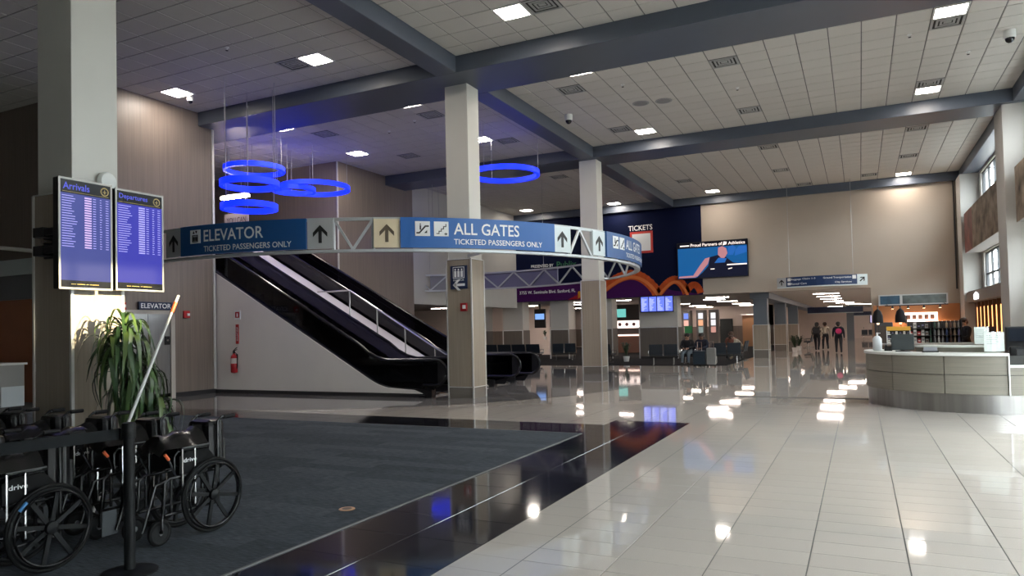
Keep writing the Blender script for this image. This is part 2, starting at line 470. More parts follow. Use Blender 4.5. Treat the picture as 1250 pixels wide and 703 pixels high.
# ---- ceiling
CPX, CPY = 0.673, 0.627
ceil = struct('ceiling', B().box(-30, 4.6, -9, 36.6, HC + 0.012, HC + 0.3), CGRID, 'high suspended ceiling of square acoustic tiles')
XL0, XR0 = -11.3 - CPX / 2, 0.2313          # grid origins left and right of the long beam
YG0 = 17.02
BX = [(-30.0, -8.9, XL0), (-8.35, 4.05, XR0)]
BY = [(-9.0, 14.4), (16.0, 24.0), (25.4, 36.1)]
def cell(x, y):
    xo = XL0 if x < -8.6 else XR0
    i = math.floor((x - xo) / CPX); j = math.floor((y - YG0) / CPY)
    return (x < -8.6, i, j), xo + i * CPX, YG0 + j * CPY
LIGHTS = [((-15.86, 12.75), 'square lit ceiling panel above the wood wall beside the tall flight boards'),
          ((-11.29, 12.81), 'square lit ceiling panel in front of the long cross beam, above the hanging sign'),
          ((-6.12, 12.98), 'square lit ceiling panel at the top edge, right of the near long beam'),
          ((-15.91, 16.67), 'lit ceiling panel just behind the cross beam, above the blue rings'),
          ((-15.97, 20.44), 'lit ceiling panel above the far right blue ring of the ring cluster'),
          ((-11.31, 16.92), 'lit ceiling panel behind the cross beam, left of the middle column'),
          ((-6.15, 17.01), 'lit ceiling panel partly cut by the cross beam, above the security camera'),
          ((-6.19, 23.18), 'lit ceiling panel by the second cross beam, right of two round speakers'),
          ((-11.04, 20.87), 'lit ceiling panel half hidden behind the middle column'),
          ((1.87, 23.13), 'lit ceiling panel by the second cross beam at the window side, beside a vent'),
          ((1.88, 17.09), 'lit ceiling panel cut by the cross beam in the upper right corner'),
          ((-11.46, 35.28), 'lit ceiling panel near the navy mural, right of the second column'),
          ((-16.13, 34.86), 'lit ceiling panel in the far left corner beside the navy mural'),
          ((-6.15, 35.08), 'lit ceiling panel above the video screen on the far wall'),
          ((1.84, 35.23), 'lit ceiling panel over the right end of the beige far wall')]
VENTS = [((-11.95, 12.77), 'dark square ceiling vent beside the lit panel above the hanging sign'),
         ((-5.48, 13.04), 'square ceiling vent at the top edge beside the lit panel'),
         ((-2.78, 18.09), 'square ceiling vent behind the broad cross beam, centre of the white ceiling'),
         ((-2.81, 22.49), 'small square vent close to the second cross beam, centre of the white ceiling'),
         ((-6.89, 18.1), 'square ceiling vent right of the long beam, above the security camera'),
         ((-6.85, 22.58), 'square vent left of the lit panel by the second cross beam'),
         ((1.86, 18.17), 'square ceiling vent below the lit panel in the upper right corner'),
         ((1.85, 22.49), 'square ceiling vent touching the lit panel at the window side'),
         ((-11.15, 17.99), 'dark vent in the purple ceiling left of the middle column'),
         ((-15.1, 18.0), 'dark vent in the purple ceiling above the blue ring cluster'),
         ((-15.0, 21.9), 'dark vent in the purple ceiling near the wood wall corner'),
         ((-10.8, 21.49), 'dark vent in the ceiling right of the middle column above its blue ring'),
         ((1.91, 27.63), 'vent in the far bay nearest the window-side beam'),
         ((1.92, 32.03), 'vent in the far bay just before the lit panel at the window side'),
         ((-2.75, 27.46), 'vent in the far bay behind the second cross beam, mid ceiling'),
         ((-2.75, 32.01), 'vent in the far bay closest to the middle of the beige wall'),
         ((-6.78, 32.01), 'vent in the far bay in front of the navy mural edge'),
         ((-6.7, 26.8), 'vent in the far bay just right of the long beam'),
         ((-11.36, 27.95), 'dark vent in the far bay left of the second column'),
         ((0.53, 35.19), 'narrow far vent against the far wall, left of its lit panel'),
         ((-2.07, 35.4), 'narrow far vent against the far wall, mid way along the beige part')]
skip = {}
for (x, y), lab in LIGHTS: skip[cell(x, y)[0]] = 1
for (x, y), lab in VENTS: skip[cell(x, y)[0]] = 1
g = 0.011; ch = 0.006
def ceil_tile(b, x0, x1, y0, y1, z=HC):
    b.add([(x0+g, y0+g, z+.011), (x1-g, y0+g, z+.011), (x1-g, y1-g, z+.011), (x0+g, y1-g, z+.011),
           (x0+g+ch, y0+g+ch, z), (x1-g-ch, y0+g+ch, z), (x1-g-ch, y1-g-ch, z), (x0+g+ch, y1-g-ch, z)],
          [(7, 6, 5, 4), (4, 5, 1, 0), (5, 6, 2, 1), (6, 7, 3, 2), (7, 4, 0, 3)])
tb = B(); ceil_tile(tb, 0, CPX, 0, CPY, 0); CT = tb.mesh('ceiling_tile', CTILE)
cand = []; field = B()
for (x0, x1, xo) in BX:
    for (y0, y1) in BY:
        i = math.floor((x0 - xo) / CPX)
        while xo + i * CPX < x1:
            j = math.floor((y0 - YG0) / CPY)
            while YG0 + j * CPY < y1:
                a0, a1, b0, b1 = xo + i*CPX, xo + (i+1)*CPX, YG0 + j*CPY, YG0 + (j+1)*CPY
                key = (x0 < -20, i, j)
                if key not in skip:
                    full = a0 >= x0 and a1 <= x1 and b0 >= y0 and b1 <= y1
                    c = view(((a0+a1)/2, (b0+b1)/2, HC))
                    vis = c and -10 < c[0] < 1260 and -10 < c[1] < 700 and a0 > -17.5
                    if full and vis: cand.append((c[2], a0, b0))
                    else:
                        a0, a1, b0, b1 = max(a0, x0), min(a1, x1), max(b0, y0), min(b1, y1)
                        if a1 - a0 > 0.05 and b1 - b0 > 0.05 and not (a1 < -17 and 11.7 < (b0+b1)/2 < 14.85): ceil_tile(field, a0, a1, b0, b1)
                j += 1
            i += 1
cand.sort()
for k, (d, a0, b0) in enumerate(cand):
    if k < 300: link(CT, 'ceiling_tile', ceil, (a0, b0, HC))
    else: ceil_tile(field, a0, a0 + CPX, b0, b0 + CPY)
o = field.build('ceiling_tile_field', CTILE, ceil); o['kind'] = 'stuff'

# ---- beams
def beam(lab, *bx):
    return struct('ceiling_beam', B().box(*bx), BEAMM, lab, bevel=0.012)
beam('broad slate cross beam running over the middle column', -30, 4.6, 14.4, 16.0, HB, HC + .02)
beam('second slate cross beam over the farther column', -17.4, 4.6, 24.0, 25.4, HB, HC + .02)
beam('slate beam along the top of the far wall', -17.4, 4.6, 36.1, 36.6, HB, HC + .02)
beam('near slate beam running back to the middle column', -8.9, -8.35, -9, 14.4, HB, HC + .02)
beam('slate beam running from middle column to farther column', -8.9, -8.35, 16.0, 24.0, HB, HC + .02)
beam('slate beam running from farther column to the mural', -8.9, -8.35, 25.4, 36.1, HB, HC + .02)
beam('slate edge beam above the right window wall', 4.05, 4.75, -9, 36.1, HB + .01, HC + .02)

# ---- walls
struct('wall_left', B().box(-30, -16.95, 11.65, 14.9, 0.13, HC + .02), WOOD, 'taupe wood-panelled elevator core wall')
struct('baseboard_left', B().box(-30, -16.93, 11.63, 14.9, 0, 0.13), DARKBASE, 'dark base strip of the elevator core wall')
struct('trim_1', B().box(-16.97, -16.92, 14.86, 14.93, 0.13, HC), TRIM, 'bright corner strip on the elevator core wall')
struct('wall_stair_back', B().box(-30, -17.38, 21.0, 21.3, 0, HC + .02).box(-17.6, -17.38, 21.3, 25.95, 0, HC + .02), WOOD, 'taupe wood-panelled wall behind the escalators')
struct('trim_2', B().box(-17.41, -17.36, 20.97, 21.02, 0, HC), TRIM, 'bright corner strip on the wall behind the escalators')
struct('wall_left_beige', B().box(-17.6, -17.38, 25.95, 36.3, 2.88, HC + .02), GREYW, 'beige left wall above the low hall opening')
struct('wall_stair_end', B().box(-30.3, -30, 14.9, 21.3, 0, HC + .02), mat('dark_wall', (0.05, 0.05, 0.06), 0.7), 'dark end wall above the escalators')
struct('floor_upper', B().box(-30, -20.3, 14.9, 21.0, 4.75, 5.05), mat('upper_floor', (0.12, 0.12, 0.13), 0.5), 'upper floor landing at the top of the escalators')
XM = -7.02
struct('wall_back', B().box(XM, 0.48, 36.3, 36.7, HL, HC + .02).box(0.48, 4.6, 36.3, 36.7, 0, HC + .02), BEIGE, 'plain beige far wall above the corridor')
NAVY = mat('mural_navy', (0.004, 0.007, 0.030), 0.6, spec=0.08)
struct('wall_back_mural', B().box(-17.6, XM, 36.3, 36.7, HL, HC + .02), NAVY, 'navy far wall carrying the painted mural')
struct('trim_3', B().box(3.80, 3.86, 36.22, 36.3, 3.0, HB), DARKBASE, 'dark vertical joint at the right end of the far wall')
struct('wall_front', B().box(-30, 4.6, -9.3, -9, 0, HC + .02), GREYW, 'plain wall behind the viewer')
struct('wall_far_left', B().box(-30.3, -30, -9, 11.65, 0, HC + .02), WOOD, 'wood wall of the ticketing side')

# right wall with openings (y0,y1,z0,z1)
def wall_x(b, x0, x1, y0, y1, z0, z1, ops):
    ys = sorted({y0, y1, *[o[0] for o in ops], *[o[1] for o in ops]}); zs = sorted({z0, z1, *[o[2] for o in ops], *[o[3] for o in ops]})
    for a, c in zip(ys, ys[1:]):
        for d, e in zip(zs, zs[1:]):
            my, mz = (a + c) / 2, (d + e) / 2
            if not any(o[0] < my < o[1] and o[2] < mz < o[3] for o in ops): b.box(x0, x1, a, c, d, e)
    return b
OPS = [(-6.0, -1.5, 0.1, 3.3), (0.6, 3.6, 0.1, 3.3), (4.0, 7.4, 0.1, 4.15), (8.0, 14.0, 0.1, 4.15), (16.2, 23.6, 2.86, 4.25),
       (8.0, 14.0, 6.3, 7.62), (16.2, 23.6, 6.45, 7.62), (26.6, 34.4, 6.45, 7.62), (26.6, 34.4, 2.86, 4.35)]
struct('wall_right', wall_x(B(), 4.6, 4.85, -9, 36.7, 0, HC + .02, OPS), GREYW, 'grey-white window wall on the right')
FRAME = mat('dark_window_frame', (0.04, 0.042, 0.045), 0.45, 0.3)
for k, (y0, y1, z0, z1) in enumerate(OPS):
    w = thing('window_%d' % (k + 1), 'window in the right wall', None, (4.7, (y0 + y1) / 2, z0), kind='structure')
    lab = {7: 'high clerestory window above the art panel at the far right', 8: 'lower gridded window under the art panel at the far right'}.get(k)
    if lab: w['label'] = lab
    fb = B()
    fb.box(4.66, 4.76, y0, y1, z0, z0 + .06).box(4.66, 4.76, y0, y1, z1 - .06, z1).box(4.66, 4.76, y0, y0 + .06, z0, z1).box(4.66, 4.76, y1 - .06, y1, z0, z1)
    fb.build('window_frame', FRAME, w)
    nd = max(2, round((y1 - y0) / 1.3)); st = (y1 - y0) / nd
    for i in range(1, nd): B().box(4.67, 4.75, y0 + st*i - .03, y0 + st*i + .03, z0 + .06, z1 - .06).build('mullion', FRAME, w)
    rows = [z0 + .03, z1 - .03]
    if k == 8: rows = [z0 + .03, z0 + .62, z1 - .03]
    elif z1 - z0 > 3: rows = [z0 + .03, z0 + 2.3, z1 - .03]
    for zz in rows[1:-1]: B().box(4.67, 4.75, y0, y1, zz - .03, zz + .03).build('transom', FRAME, w)
    for i in range(nd):
        for a, c in zip(rows, rows[1:]):
            B().box(4.705, 4.715, y0 + st*i + .02, y0 + st*(i+1) - .02, a, c).build('pane', GLASSW, w)
    portal(y0, y1, z0, z1)
for lab, (y0, y1) in (('grey-white window pier at the right edge by the second cross beam', (24.2, 25.5)), ('grey-white pier in the far right corner', (34.9, 36.3)),
                ('window pier on the right beyond the help desk', (14.5, 15.8))):
    x0 = 3.92 if y0 > 30 else 3.80
    struct('window_pier', B().box(x0, 4.6, y0, y1, 0, HB + .02), GREYW, lab, bevel=0.01)
# ground and unseen sun block outside
struct('ground_outside', B().box(4.9, 120, -60, 100, -0.3, -0.1), mat('pavement', (0.30, 0.30, 0.29), 0.9, var=.1), 'paved forecourt outside the windows')
struct('sun_block_outside', B().box(24, 34, -60, 3.6, -0.1, 10.2).box(24, 34, 3.6, 7.7, -0.1, 5.62).box(24, 34, 7.7, 100, -0.1, 10.2), mat('sun_block_grey', (0.50, 0.50, 0.49), 0.9, var=.1), 'unseen concrete-grey mass added outside to block the low sun')  # added to block the low sun; the lower stretch lets one beam in

# ---- low hall behind the far wall
LC = mat('low_ceiling_paint', (0.56, 0.515, 0.475), 0.9)
PINKW = mat('low_hall_paint', (0.78, 0.68, 0.62), 0.8, var=.03, vscale=1)
struct('ceiling_low', B().box(-45, 8, 36.7, 84, HL, HL + .2).box(-45, -17.6, 25.9, 36.7, HL, HL + .2), LC, 'low ceiling of the hall beyond the far wall')
struct('wall_low_far', B().box(-45, -6.2, 60, 60.3, 0, HL).box(-6.5, -6.2, 60, 84, 0, HL), PINKW, 'pinkish far wall of the low waiting hall')
struct('wall_low_wainscot', B().box(-45, -6.18, 59.95, 60, 0.1, 1.6), WOOD, 'brown wainscot on the far wall of the low hall')
struct('wall_corridor_end', B().box(-6.5, 8.3, 83.9, 84.3, -.1, HL + .2), PINKW, 'end wall of the corridor')
struct('wall_corridor_right', B().box(7.9, 8.3, 36.7, 84, -.1, HL + .2), PINKW, 'right wall of the corridor')
struct('wall_low_left', B().box(-45.3, -45, 25.9, 60, 0, HL).box(-45, -17.6, 25.6, 25.9, 0, HL + .2), PINKW, 'left wall of the low hall')
struct('wall_low_partition', B().box(-30, -17.9, 44, 44.2, 0, HL).box(-17.5, -12.2, 52, 52.2, 0, HL), PINKW, 'partition walls standing inside the low hall')
struct('wall_low_partition_base', B().box(-17.45, -12.2, 51.95, 52, 0.1, 1.6).box(-24, -20.2, 43.95, 44, .1, 1.6), WOOD, 'brown wainscot on the inner partitions')

# ---- columns
def column(lab, x0, x1, y0, y1, top, clad=3.42, upper=COLW, base=0.28, e=0.03):
    t = thing('column', lab, None, ((x0 + x1) / 2, (y0 + y1) / 2, 0), kind='structure')
    B().box(x0 + e, x1 - e, y0 + e, y1 - e, 0, top).build('shaft', upper, t, bevel=.006)
    for nm, bx in (('front', (x0, x1, y0 - .005, y0 + .02)), ('side', (x1 - .02, x1 + .005, y0, y1)), ('back', (x0, x1, y1 - .02, y1 + .005)), ('side', (x0 - .005, x0 + .02, y0, y1))):
        B().box(*bx, base, clad).build('cladding_panel', WOODC, t)
    B().box(x0 - .004, x1 + .004, y0 - .004, y1 + .004, 0.0, base - .02).build('base_panel', mat('column_base', (0.17, 0.15, 0.13), 0.35, var=.1, vscale=1, stretch=(2, 2, 40)), t)
    for (x, y) in ((x0, y0), (x1, y0), (x1, y1), (x0, y1)):
        B().box(x - .018, x + .018, y - .018, y + .018, 0, clad).build('edge_trim', TRIM, t)
    for zz in (base - .02, clad - .01):
        B().box(x0 - .012, x1 + .012, y0 - .012, y0 + .004, zz, zz + .02).box(x1 - .004, x1 + .012, y0, y1, zz, zz + .02).build('cap_trim', TRIM, t)
    return t
colA = column('wide near column at left carrying the flight boards', -9.17, -8.44, 5.33, 5.98, HB + .02, 3.42)
colB = column('middle column at the foot of the escalators', -9.15, -8.46, 15.12, 15.76, HB + .02, 3.40)
colC = column('farther column seen right of the hanging sign gap', -9.03, -8.32, 24.25, 24.9, HB + .02, 3.36)
SLATE = mat('slate_column_paint', (0.12, 0.145, 0.175), 0.5)
for lab, y in (('slate-topped column at the mouth of the corridor', 36.85), ('second slate-topped column along the corridor', 46.4), ('third slate-topped column along the corridor', 55.7)):
    column(lab, -4.76, -4.05, y, y + .7, HL, 1.63, SLATE, .42)
struct('ceiling_low_beam', B().box(-4.85, -3.95, 36.7, 84, HL - .3, HL + .01), SLATE, 'slate soffit beam over the corridor columns')
def pier(lab, x0, x1, y0, y1):
    t = thing('hall_pier', lab, None, ((x0+x1)/2, y0, 0), kind='structure')
    B().box(x0, x1, y0, y1, 0, HL + .01).build('shaft', mat('pier_paint', (0.60, 0.57, 0.525), .7), t)
    B().box(x0 - .02, x1 + .02, y0 - .02, y1 + .02, 0.12, 1.62).build('wainscot', mat('pier_laminate', (0.15, 0.128, 0.108), .45, var=.12, vscale=1, stretch=(20, 20, .5)), t)
    B().box(x0 - .025, x1 + .025, y0 - .025, y1 + .025, 0, .12).build('base_panel', DARKBASE, t)
    for x in (x0, x1): B().box(x - .03, x + .03, y0 - .035, y0 - .015, 0, 1.64).build('edge_trim', TRIM, t)
    B().box(x0 - .03, x1 + .03, y0 - .035, y0 - .015, 1.60, 1.65).build('cap_trim', TRIM, t)
    return t
pier('broad hall pier carrying the blue flight display', -10.46, -8.45, 36.72, 37.6)
pier('hall pier left of the farther column', -15.55, -14.45, 36.72, 37.6)
pier('hall pier partly behind the farther column', -12.9, -11.95, 36.72, 37.6)
pier('hall pier behind the row of four seats', -18.5, -17.25, 36.72, 37.6)
pier('narrow hall pier right of the middle column', -20.4, -19.65, 36.72, 37.6)
pier('deep hall pier beside the hanging advert screens', -19.7, -17.9, 46, 46.8)
# ================================================================== CEILING FITTINGS
def fnY(y): return lambda p, q, t: (p, y - t, q)
def fnX(x): return lambda p, q, t: (x + t, p, q)

for (x, y), lab in LIGHTS:
    _, cx, cy = cell(x, y)
    t = thing('ceiling_light', lab, 'ceiling light', (cx + CPX/2, cy + CPY/2, HC), group='square ceiling lights')
    w, d = CPX, CPY
    fr = B()
    for bx in ((cx+.01, cx+w-.01, cy+.01, cy+.05), (cx+.01, cx+w-.01, cy+d-.05, cy+d-.01), (cx+.01, cx+.05, cy+.05, cy+d-.05), (cx+w-.05, cx+w-.01, cy+.05, cy+d-.05)):
        fr.box(*bx, HC - .012, HC + .02)
    fr.build('frame', WHITEP, t)
    di = B(); n = 6                           # shallow basket diffuser
    for i in range(n):
        xa, xb = cx + .05 + (w - .1) * i / n, cx + .05 + (w - .1) * (i + 1) / n
        za, zb = [HC + .008 - .02 * math.sin(math.pi * q / n) for q in (i, i + 1)]
        di.add([(xa, cy+.05, za), (xb, cy+.05, zb), (xb, cy+d-.05, zb), (xa, cy+d-.05, za)], [(3, 2, 1, 0)])
    di.build('diffuser', LAMP, t)
VENTM = mat('vent_metal', (0.34, 0.34, 0.33), 0.5); VENTD = mat('vent_dark', (0.015, 0.015, 0.016), 0.8)
for (x, y), lab in VENTS:
    _, cx, cy = cell(x, y)
    t = thing('ceiling_vent', lab, 'vent', (cx + CPX/2, cy + CPY/2, HC), group='square ceiling vents')
    B().box(cx+.012, cx+CPX-.012, cy+.012, cy+CPY-.012, HC+.004, HC+.03).build('backing', VENTD, t)
    for k, (e, wd) in enumerate(((.012, .05), (.11, .045), (.19, .045), (.26, .05))):
        b = B(); a0, a1, b0, b1 = cx+e, cx+CPX-e, cy+e, cy+CPY-e; z = HC - .012 + .004 * k
        for q in ((a0, a1, b0, b0+wd), (a0, a1, b1-wd, b1), (a0, a0+wd, b0+wd, b1-wd), (a1-wd, a1, b0+wd, b1-wd)): b.box(*q, z, z+.012)
        b.build('louver' if k else 'frame', VENTM, t)
def sprinkler(x, y, lab):
    t = thing('sprinkler_head', lab, 'sprinkler', (x, y, HC), group='sprinkler heads')
    B().lathe([(.05, HC), (.05, HC - .012), (.015, HC - .02), (.012, HC - .06)], (x, y, 0), 12).build('escutcheon', WHITEP, t, smooth=True)
    B().lathe([(.004, HC - .06), (.032, HC - .065), (.032, HC - .072)], (x, y, 0), 12).build('deflector', VENTD, t)
for x, y, l in ((-12.54, 11.45, 'small dark sprinkler head in the grey ceiling above the flight boards'), (-5.47, 18.24, 'small dark sprinkler head above the two round speakers'),
                (1.21, 18.3, 'small dark sprinkler head left of the upper right vent'), (2.55, 20.19, 'small sprinkler head below the dome camera at upper right'),
                (-2.8, 20.06, 'small sprinkler head between the two central vents'), (-12.02, 18.16, 'small sprinkler head in the purple ceiling left of the middle column'),
                (-13.36, 18.71, 'small pale sprinkler head in the purple ceiling right of the rings')):
    sprinkler(x, y, l)
for x, y, l in ((-4.85, 20.15, 'right one of two round ceiling speakers'), (-5.49, 20.04, 'left one of two round ceiling speakers')):
    t = thing('ceiling_speaker', l, 'speaker', (x, y, HC), group='round ceiling speakers')
    B().lathe([(.24, HC), (.24, HC - .012), (.20, HC - .016)], (x, y, 0), 24).build('rim', mat('speaker_rim', (.3, .3, .3), .6), t, smooth=True)
    B().lathe([(.20, HC - .014), (.19, HC - .018)], (x, y, 0), 24).build('grille', mat('speaker_grille', (.22, .22, .22), .8), t)
for x, y, l in ((-7.71, 20.0, 'white dome security camera hanging right of the long beam'), (3.22, 19.17, 'white dome security camera at the upper right corner'), (-15.98, 13.33, 'small white dome camera beside the lit panel at the wood wall')):
    r = .12 if x > -10 else .08
    t = thing('dome_camera', l, 'camera', (x, y, HC), group='ceiling cameras')
    B().lathe([(r, HC), (r, HC - 1.3*r), (.9*r, HC - 1.5*r)], (x, y, 0), 18).build('housing', WHITEP, t, smooth=True)
    B().ellipsoid((x, y, HC - 1.5*r), (.8*r, .8*r, .9*r)).build('dome', BLACKG, t, smooth=True)

# ================================================================== BLUE RING LIGHTS
CABLE = mat('steel_cable', (.42, .42, .43), .4, .6)
for (x, y, z, d, lab) in ((-17.45, 17.0, 7.02, 1.9, 'topmost blue glowing ring of the three stacked at the wood corner'),
                          (-13.92, 13.4, 5.52, 1.46, 'middle blue glowing ring of the three stacked at the wood corner'),
                          (-14.36, 13.8, 5.03, 1.44, 'lowest blue glowing ring of the three stacked at the wood corner'),
                          (-17.18, 18.5, 6.58, 1.42, 'small blue glowing ring between the stacked rings and the wide one'),
                          (-16.88, 19.2, 6.72, 2.38, 'wide blue glowing ring in front of the wood wall corner'),
                          (-15.6, 25.65, 5.7, 1.5, 'blue glowing ring hidden behind the hanging sign, seen mirrored in the dark tiles'),
                          (-10.15, 20.5, 6.68, 2.25, 'blue glowing ring hanging alone behind the middle column')):
    t = thing('ring_light', lab, 'pendant light', (x, y, z), group='blue ring lights')
    n = 56; b = B(); R1 = d / 2; R0 = R1 - .09; vs = []
    prof = [(R1, z - .075), (R1, z + .075), (R0, z + .075), (R0, z - .075)]
    for k in range(n):
        a = 2 * math.pi * k / n
        vs += [(x + r * math.cos(a), y + r * math.sin(a), zz) for r, zz in prof]
    b.add(vs, [(4*k+i, 4*((k+1) % n)+i, 4*((k+1) % n)+(i+1) % 4, 4*k+(i+1) % 4) for k in range(n) for i in range(4)])
    b.build('led_ring', BLUEL, t, smooth=True)
    top = HB if 14.4 < y < 16 or 24 < y < 25.4 else HC
    for a in (20, 140, 260):
        px, py = x + (R1 - .045) * math.cos(R_(a)), y + (R1 - .045) * math.sin(R_(a))
        top = HB if (14.3 < py < 16.05 or 23.9 < py < 25.5) else HC
        if px < -16.95 and 11.65 < py < 14.9: continue
        B().tube([(px, py, z + .09), (px, py, top)], .009, 6).build('cable', CABLE, t)

# ================================================================== HANGING RING SIGN
ZB, ZT = 3.50, 4.21
sg = thing('ring_sign', 'large curved hanging truss sign with blue direction panels', 'sign', (RING_C[0], RING_C[1], ZB))
RR = RING_R
b = B().arc(RING_C, RR - .10, RR + .05, -112, 118, ZB - .06, ZB, 90); b.build('bottom_chord', ALU, sg)
b = B().arc(RING_C, RR - .04, RR + .03, -112, 118, ZT - .07, ZT, 90); b.build('top_chord', ALU, sg)
def rp(a, z, r=RR): return (RING_C[0] + r * math.cos(R_(a)), RING_C[1] + r * math.sin(R_(a)), z)
step = 5.6; a = 2.0; up = True
for a0, z0_, a1, z1_ in ((-112, ZB, -105, ZT), (-105, ZT, -98, ZB), (-63.8, ZT, -61, ZB), (-61, ZB, -57.9, ZT), (-22, ZB, -19.3, ZT), (-19.3, ZT, -15.8, ZB)):
    B().bar(rp(a0, z0_ - (.06 if z0_ == ZT else 0)), rp(a1, z1_ - (.06 if z1_ == ZT else 0)), .055, .055).build('truss_web', ALU, sg)
while a < 117:
    a2 = min(a + step, 118)
    if a >= 2:
        B().bar(rp(a, ZB if up else ZT - .06), rp(a2, ZT - .06 if up else ZB), .055, .055).build('truss_web', ALU, sg)
    up = not up; a = a2
for a in (-112, -64, -57.8, -22, -15.7, 118):
    B().bar(rp(a, ZB), rp(a, ZT), .06, .06).build('truss_post', ALU, sg)
def rfn(a0):
    def fn(p, q, t):
        a = R_(a0) + p / (RR + .06)
        return (RING_C[0] + (RR + .06 + t) * math.cos(a), RING_C[1] + (RR + .06 + t) * math.sin(a), ZB + q)
    return fn
def panel(a0, a1, m, z0=.02, z1=.70, off=.05): return B().arc(RING_C, RR + .035 + off - .05, RR + .055 + off, a0, a1, ZB + z0, ZB + z1, max(2, int((a1 - a0) / 1.5))).build('sign_panel', m, sg)
def arrow_panel(a0, a1, m, ink):
    o = panel(a0, a1, m, .03, .67, .0)
    b = B(); arrow(b, rfn((a0 + a1) / 2), 0, .35, .40, 0, -.004, .004); b.build('arrow', ink, o)
def pic(o, fn, p0, q0, s, kind):
    rect(b_ := B(), fn, p0, p0 + s, q0, q0 + s, .046, .058); b_.build('pictogram_plate', SIGNW, o)
    b = B(); T = (.056, .066)
    f = lambda x, y: (p0 + x * s, q0 + y * s)
    def R4(x0, x1, y0, y1): rect(b, fn, p0 + x0*s, p0 + x1*s, q0 + y0*s, q0 + y1*s, *T)
    if kind == 'elevator':
        R4(.22, .78, .08, .14); R4(.22, .78, .56, .62); R4(.22, .28, .08, .62); R4(.72, .78, .08, .62)
        for x in (.36, .5, .64): R4(x - .05, x + .05, .16, .46); R4(x - .03, x + .03, .47, .53)
        poly(b, fn, [f(.28, .72), f(.46, .72), f(.37, .92)], *T); poly(b, fn, [f(.54, .92), f(.63, .72), f(.72, .92)], *T)
    else:
        st = .16
        if kind == 'stairs':
            for i in range(4):
                R4(.15 + st*i, .15 + st*(i+1) + .05, .15 + st*i, .20 + st*i); R4(.15 + st*(i+1), .20 + st*(i+1), .15 + st*i, .20 + st*(i+1))
            R4(.70, .88, .12, .18); poly(b, fn, [f(.78, .05), f(.92, .15), f(.78, .25)], *T)
        else:
            poly(b, fn, [f(.08, .16), f(.30, .16), f(.72, .62), f(.92, .62), f(.92, .72), f(.66, .72), f(.26, .26), f(.08, .26)], *T)
            R4(.30, .40, .42, .72); R4(.31, .39, .76, .84); poly(b, fn, [f(.60, .20), f(.80, .20), f(.80, .40)], *T)
    b.build('pictogram', SIGNK, o)
arrow_panel(-95.9, -91.8, SILVER, SIGNK)
o = panel(-91.6, -68.15, SIGNB); fn = rfn(-91.6); L = R_(24.3) * (RR + .06)
pic(o, fn, .34, .29, .31, 'elevator')
b = B(); text(b, 'ELEVATOR', fn, .75, .31, 1.58, .27, .054); b.build('lettering', SIGNW, o); b = B(); text(b, 'TICKETED PASSENGERS ONLY', fn, .75, .08, 2.24, .13, .054); b.build('lettering', SIGNW, o)
arrow_panel(-68.05, -64.0, SILVER, SIGNK)
arrow_panel(-57.7, -53.65, CREAM, mat('sign_brown', (.12, .09, .06), .5))
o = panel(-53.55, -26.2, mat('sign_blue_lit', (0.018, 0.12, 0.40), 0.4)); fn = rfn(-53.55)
pic(o, fn, .32, .28, .33, 'escalator'); pic(o, fn, .74, .28, .33, 'stairs')
b = B(); text(b, 'ALL GATES', fn, 1.19, .32, 1.63, .27, .054); b.build('lettering', SIGNW, o); b = B(); text(b, 'TICKETED PASSENGERS ONLY', fn, 1.19, .10, 2.28, .125, .054); b.build('lettering', SIGNW, o)
arrow_panel(-26.1, -22.1, PALE, SIGNK)
arrow_panel(-15.7, -11.6, PALE, SIGNK)
o = panel(-11.5, 15.9, SIGNB); fn = rfn(-11.5)
pic(o, fn, .32, .28, .33, 'escalator'); pic(o, fn, .74, .28, .33, 'stairs')
b = B(); text(b, 'ALL GATES', fn, 1.19, .32, 1.63, .27, .054); b.build('lettering', SIGNW, o); b = B(); text(b, 'TICKETED PASSENGERS ONLY', fn, 1.19, .10, 2.28, .125, .054); b.build('lettering', SIGNW, o)
panel(70, 98, mat('sign_back_lavender', (.16, .16, .26), .5))
panel(100, 114, mat('sign_back_grey', (.24, .24, .26), .5))
for a, r_ in ((-39.7, 7.02), (44.5, 7.30)):
    B().bar(rp(a, ZB - .03, RR - .1), rp(a, ZB - .03, r_), .08, .06).build('support_arm', ALU, sg)
for a in (75, 114):
    p = rp(a, ZT, RR)
    top = HB if (14.4 < p[1] < 16 or 24 < p[1] < 25.4) else HC
    B().tube([p, (p[0], p[1], top)], .008, 6).build('hanging_cable', CABLE, sg)

